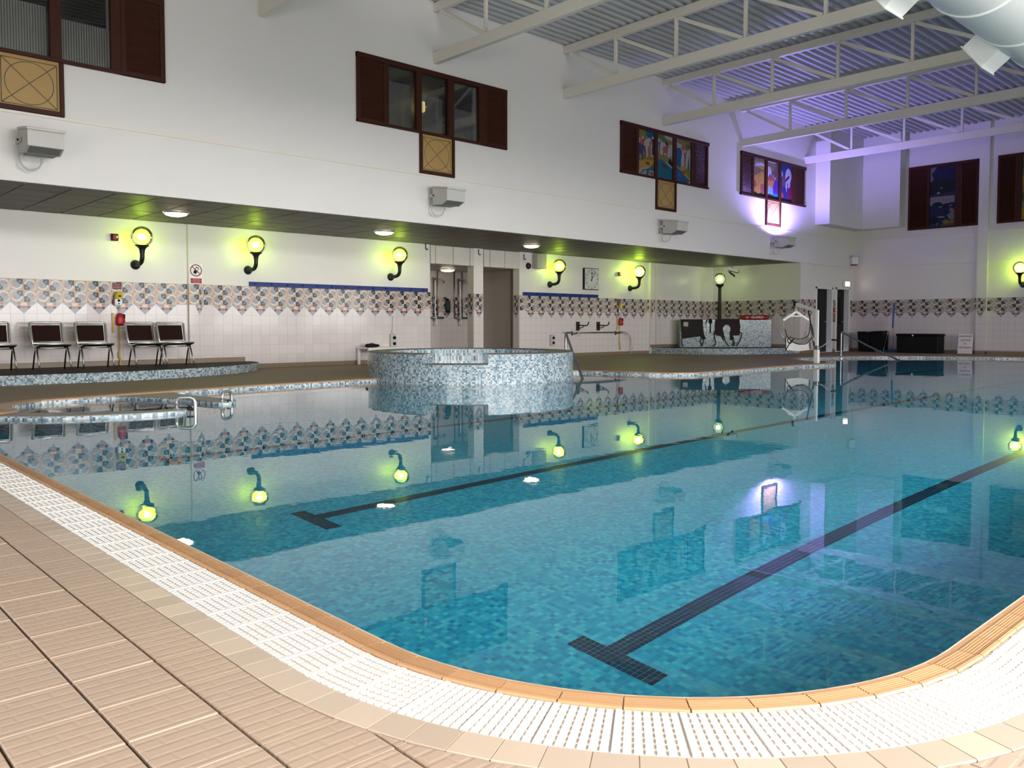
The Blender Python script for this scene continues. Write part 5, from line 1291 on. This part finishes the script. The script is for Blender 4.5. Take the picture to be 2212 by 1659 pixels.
t = thing('belt_strap', 'short black belt hanging over the block between the two sling cloths', 'strap', onblock(.90, .004, 1.085), rzb)
m = MB(); m.box((.05, -.012, -.20), (.035, .015, .44), 0, .004); m.build('belt', M_BLACKP, t)
m = MB(); m.lathe([(1e-4, -.02), (.05, -.018), (.058, 0)], (.05, -.01, -.05), 14, axis='y'); m.v = [Vector((v.x, v.y, v.z*1.5+.03)) for v in m.v]; m.build('buckle', M_BLACKP, t)
m = MB(); m.tube(bez([(-.10, -.01, -.16), (-.08, -.02, -.06), (-.05, -.02, .0), (.05, .02, .012)], 4), .012, 6); m.build('loop', M_BLACKP, t)
t = thing('rescue_tube', 'red foam rescue tube marked GUARD lying on the mosaic block', 'rescue tube', onblock(1.92, -.09, 1.165), rzb)
m = MB(); prof = [(1e-4, -.01), (.035, .0), (.06, .05), (.078, .12), (.078, .80), (.07, .87), (.04, .91), (1e-4, .92)]; m.lathe(prof, (0, 0, 0), 18, axis='x'); m.build('foam_body', flat('red_foam', (.30, .008, .014), .5), t)
text('GUARD', .11, (.52, -.0795, 0), RW, M_WHITE, t, ext=.002)
m = MB(); m.tube([(.20+.036*cos(k*pi/8), -.079, .036*sin(k*pi/8)) for k in range(16)], .005, 4, closed=True)
m.box((.20, -.079, .004), (.012, .004, .05)); m.box((.20, -.079, .008), (.05, .004, .012)); m.build('round_emblem', flat('faded_white_print', (.55, .40, .40), .6), t)
m = MB(); m.tube(bez([(.01, 0, 0), (-.05, -.02, -.04), (-.06, -.04, -.065), (-.02, -.06, -.068)], 4), .012, 6); m.build('tow_strap', M_BLACKP, t)
# security camera
t = thing('security_camera', 'white security camera on a black bracket under the alcove ceiling', 'camera', (23.85, 15.0, ZS), radians(-40))
m = MB(); m.tube([(0, 0, 0), (0, 0, -.10)], .022, 8); m.build('stem', M_GREYBOX, t)
Rc = Matrix.Rotation(radians(14), 3, 'Y')
m = MB(); m.box((0, 0, -.14), (.40, .13, .10), 0, .012, Rc); m.build('housing', M_WHITE, t)
m = MB(); m.box((0.02, 0, -.195), (.36, .11, .02), 0, .004, Rc); m.box((.205, 0, -.19), (.012, .11, .09), 0, 0, Rc); m.build('lens_window', M_BLACKP, t)
m = MB(); m.tube(bez([(-.1, 0, -.2), (-.02, 0, -.27), (.06, 0, -.32), (.07, 0, -.37)], 4), .03, 8); m.build('lower_bracket', M_BLACK, t)

# ------------------------------------------------------------------ doors by the corner
M_DOOR = flat('dark_grey_door_paint', (.024, .022, .026), .6, spec=.15)
for n, (a, b), top, vis in ((1, D1, 2.10, False), (2, D2, 2.12, True)):
    t = bpy.data.objects.new('door_%d' % n, None); COL.objects.link(t); t.location = (a, YF, DZ); t['kind'] = 'structure'; W_ = b-a; H_ = top-DZ
    m = MB()
    for x in (-.03, W_+.03): m.box((x, -.01, H_/2+.02), (.07, .04, H_+.06), 0, .004)
    m.box((W_/2, -.01, H_+.02), (W_+.13, .04, .06), 0, .004); m.box((W_+.012, .10, H_/2), (.04, .24, H_)); m.box((-.012, .10, H_/2), (.04, .24, H_)); m.box((W_/2, .10, H_+.012), (W_, .24, .03)); m.build('door_frame', M_WHITE, t)
    m = MB(); m.box((W_/2, .17, H_/2), (W_-.03, .045, H_), 0, .004); m.build('door_leaf', M_DOOR, t)
    m = MB(); m.tube([(W_-.12, .145, 1.0), (W_-.12, .10, 1.0), (W_-.24, .10, 1.0)], .011, 8); m.build('door_handle', M_CHROME, t)
    if vis: m = MB(); m.box((W_*.62, .144, 1.35), (.16, .008, .9)); m.build('vision_panel', M_BLACKP, t)
t = thing('call_point', 'red fire call point between the two dark doors', 'call point', (26.57, YF-.009, 1.36))
m = MB(); m.box((0, -.03, .06), (.12, .06, .12), 0, .006); m.build('case', M_RED, t)
m = MB(); m.box((0.01, -.062, .06), (.06, .004, .06)); m.build('glass_front', M_WHITE, t)
t = thing('fire_notice', 'narrow brown framed fire notice under the red call point', 'notice', (26.57, YF-.009, 1.02))
m = MB(); m.box((0, -.008, .14), (.19, .016, .28), 0, .003); m.build('board', flat('brown_notice', (.16, .085, .05), .5), t)
m = MB(); m.box((0, -.017, .15), (.13, .003, .20)); m.build('print', flat('tan_print', (.26, .17, .11), .6), t)
t = thing('wall_speaker', 'small white box speaker in the corner above the ledge line', 'speaker', (27.80, YF-.04, 2.94), radians(-30))
m = MB(); m.box((0, -.10, .15), (.22, .18, .24), 0, .01); m.build('body', M_WHITE, t)
m = MB(); m.box((0, -.10, .295), (.25, .21, .06), 0, .01); m.build('top_cap', M_GREYBOX, t)
m = MB(); m.box((0, -.10, .015), (.18, .16, .04), 0, .008); m.build('base_grille', M_DKRED, t)

# ------------------------------------------------------------------ things along the end wall
for y, l, s in ((12.20, 'black plastic tub, the one nearer the doors by the end wall', 1.0), (11.79, 'black plastic tub with a raised lid corner, nearer the blue broom', 1.04)):
    t = thing('plastic_tub', l, 'tub', (27.62, y, DZ), -pi/2, 'black tubs')
    m = MB(); vs = [(sx*(.18+.025*k), sy*(.22+.025*k), .0 if k == 0 else .60*s) for k in (0, 1) for sx, sy in ((-1, -1), (1, -1), (1, 1), (-1, 1))]
    m.add(vs, [(3, 2, 1, 0), (0, 1, 5, 4), (1, 2, 6, 5), (2, 3, 7, 6), (3, 0, 4, 7), (4, 5, 6, 7)]); m.build('body', M_BLACKP, t)
    m = MB(); m.box((0, 0, .63*s), (.45, .52, .07), 0, .025, Matrix.Rotation(.04 if s == 1 else -.05, 3, 'Y')); m.build('lid', M_BLACKP, t)
    m = MB(); m.tube([(-.05, -.26, .56), (.05, -.26, .56)], .012, 6); m.build('handle', M_BLACKP, t)
t = thing('storage_chest', 'long black storage chest with a small steel latch by the end wall', 'chest', (27.55, 10.46, DZ), -pi/2)
m = MB(); m.box((0, 0, .27), (1.26, .55, .54), 0, .02); m.build('body', M_BLACKP, t)
m = MB(); m.box((0, 0, .575), (1.30, .59, .07), 0, .02); m.build('lid', M_BLACKP, t)
m = MB(); m.box((-.12, -.30, .555), (.045, .012, .05), 0, .004); m.build('latch', M_CHROME, t)
t = thing('broom', 'blue-handled broom leaning upright against the end wall', 'broom', (27.45, 11.36, DZ), 0)
m = MB(); m.tube([(.02, -.02, .06), (.26, .03, .82)], .012, 8); m.build('lower_shaft', M_CHROME, t)
m = MB(); m.tube([(.255, .03, .80), (.50, .10, 1.60)], .026, 8); m.build('blue_handle', flat('bright_blue_plastic', (.02, .12, .42), .45), t)
m = MB(); m.box((0, -.04, .035), (.10, .46, .05), 0, .01); m.build('brush_head', flat('blue_bristle', (.015, .07, .2), .8), t)
t = thing('thin_pole', 'thin pale pole leaning beside the blue broom', 'pole', (27.5, 11.46, DZ))
m = MB(); m.tube([(0, .10, .18), (.42, .0, 1.45)], .008, 6); m.build('shaft', M_CHROME, t)
m = MB(); m.tube([(-.06, .115, .0), (0, .10, .18)], .011, 6); m.build('foot', M_GREYBOX, t)
t = thing('yellow_wedge', 'flat yellow wedge on the floor beside the blue broom head', 'wedge', (27.45, 11.72, DZ))
m = MB(); m.box((0, 0, .03), (.16, .20, .06), 0, .012); m.build('body', flat('dull_yellow_plastic', (.22, .15, .03), .6), t)
m = MB(); m.box((0, .02, .065), (.05, .10, .012), 0, .003); m.build('grip', M_BLACKP, t)
t = thing('lesson_sign', 'white board reading SWIMMING LESSONS IN PROGRESS leaning on the end wall', 'sign', (27.70, 9.19, DZ), -pi/2)
tilt = Matrix.Rotation(radians(-8), 3, 'X'); M_INKR = flat('red_sign_ink', (.38, .03, .04), .6)
m = MB(); m.box(tilt @ Vector((0, 0, .31)), (.42, .012, .62), 0, .003, tilt); m.build('board', M_WHITE, t)
for z, s_, sz in ((.54, 'SWIMMING', .075), (.42, 'LESSONS', .075), (.31, 'IN', .07), (.19, 'PROGRESS', .075)):
    text(s_, sz, tuple(tilt @ Vector((0, -.0075, z))), (pi/2 - radians(8), 0, 0), M_INKR, t)
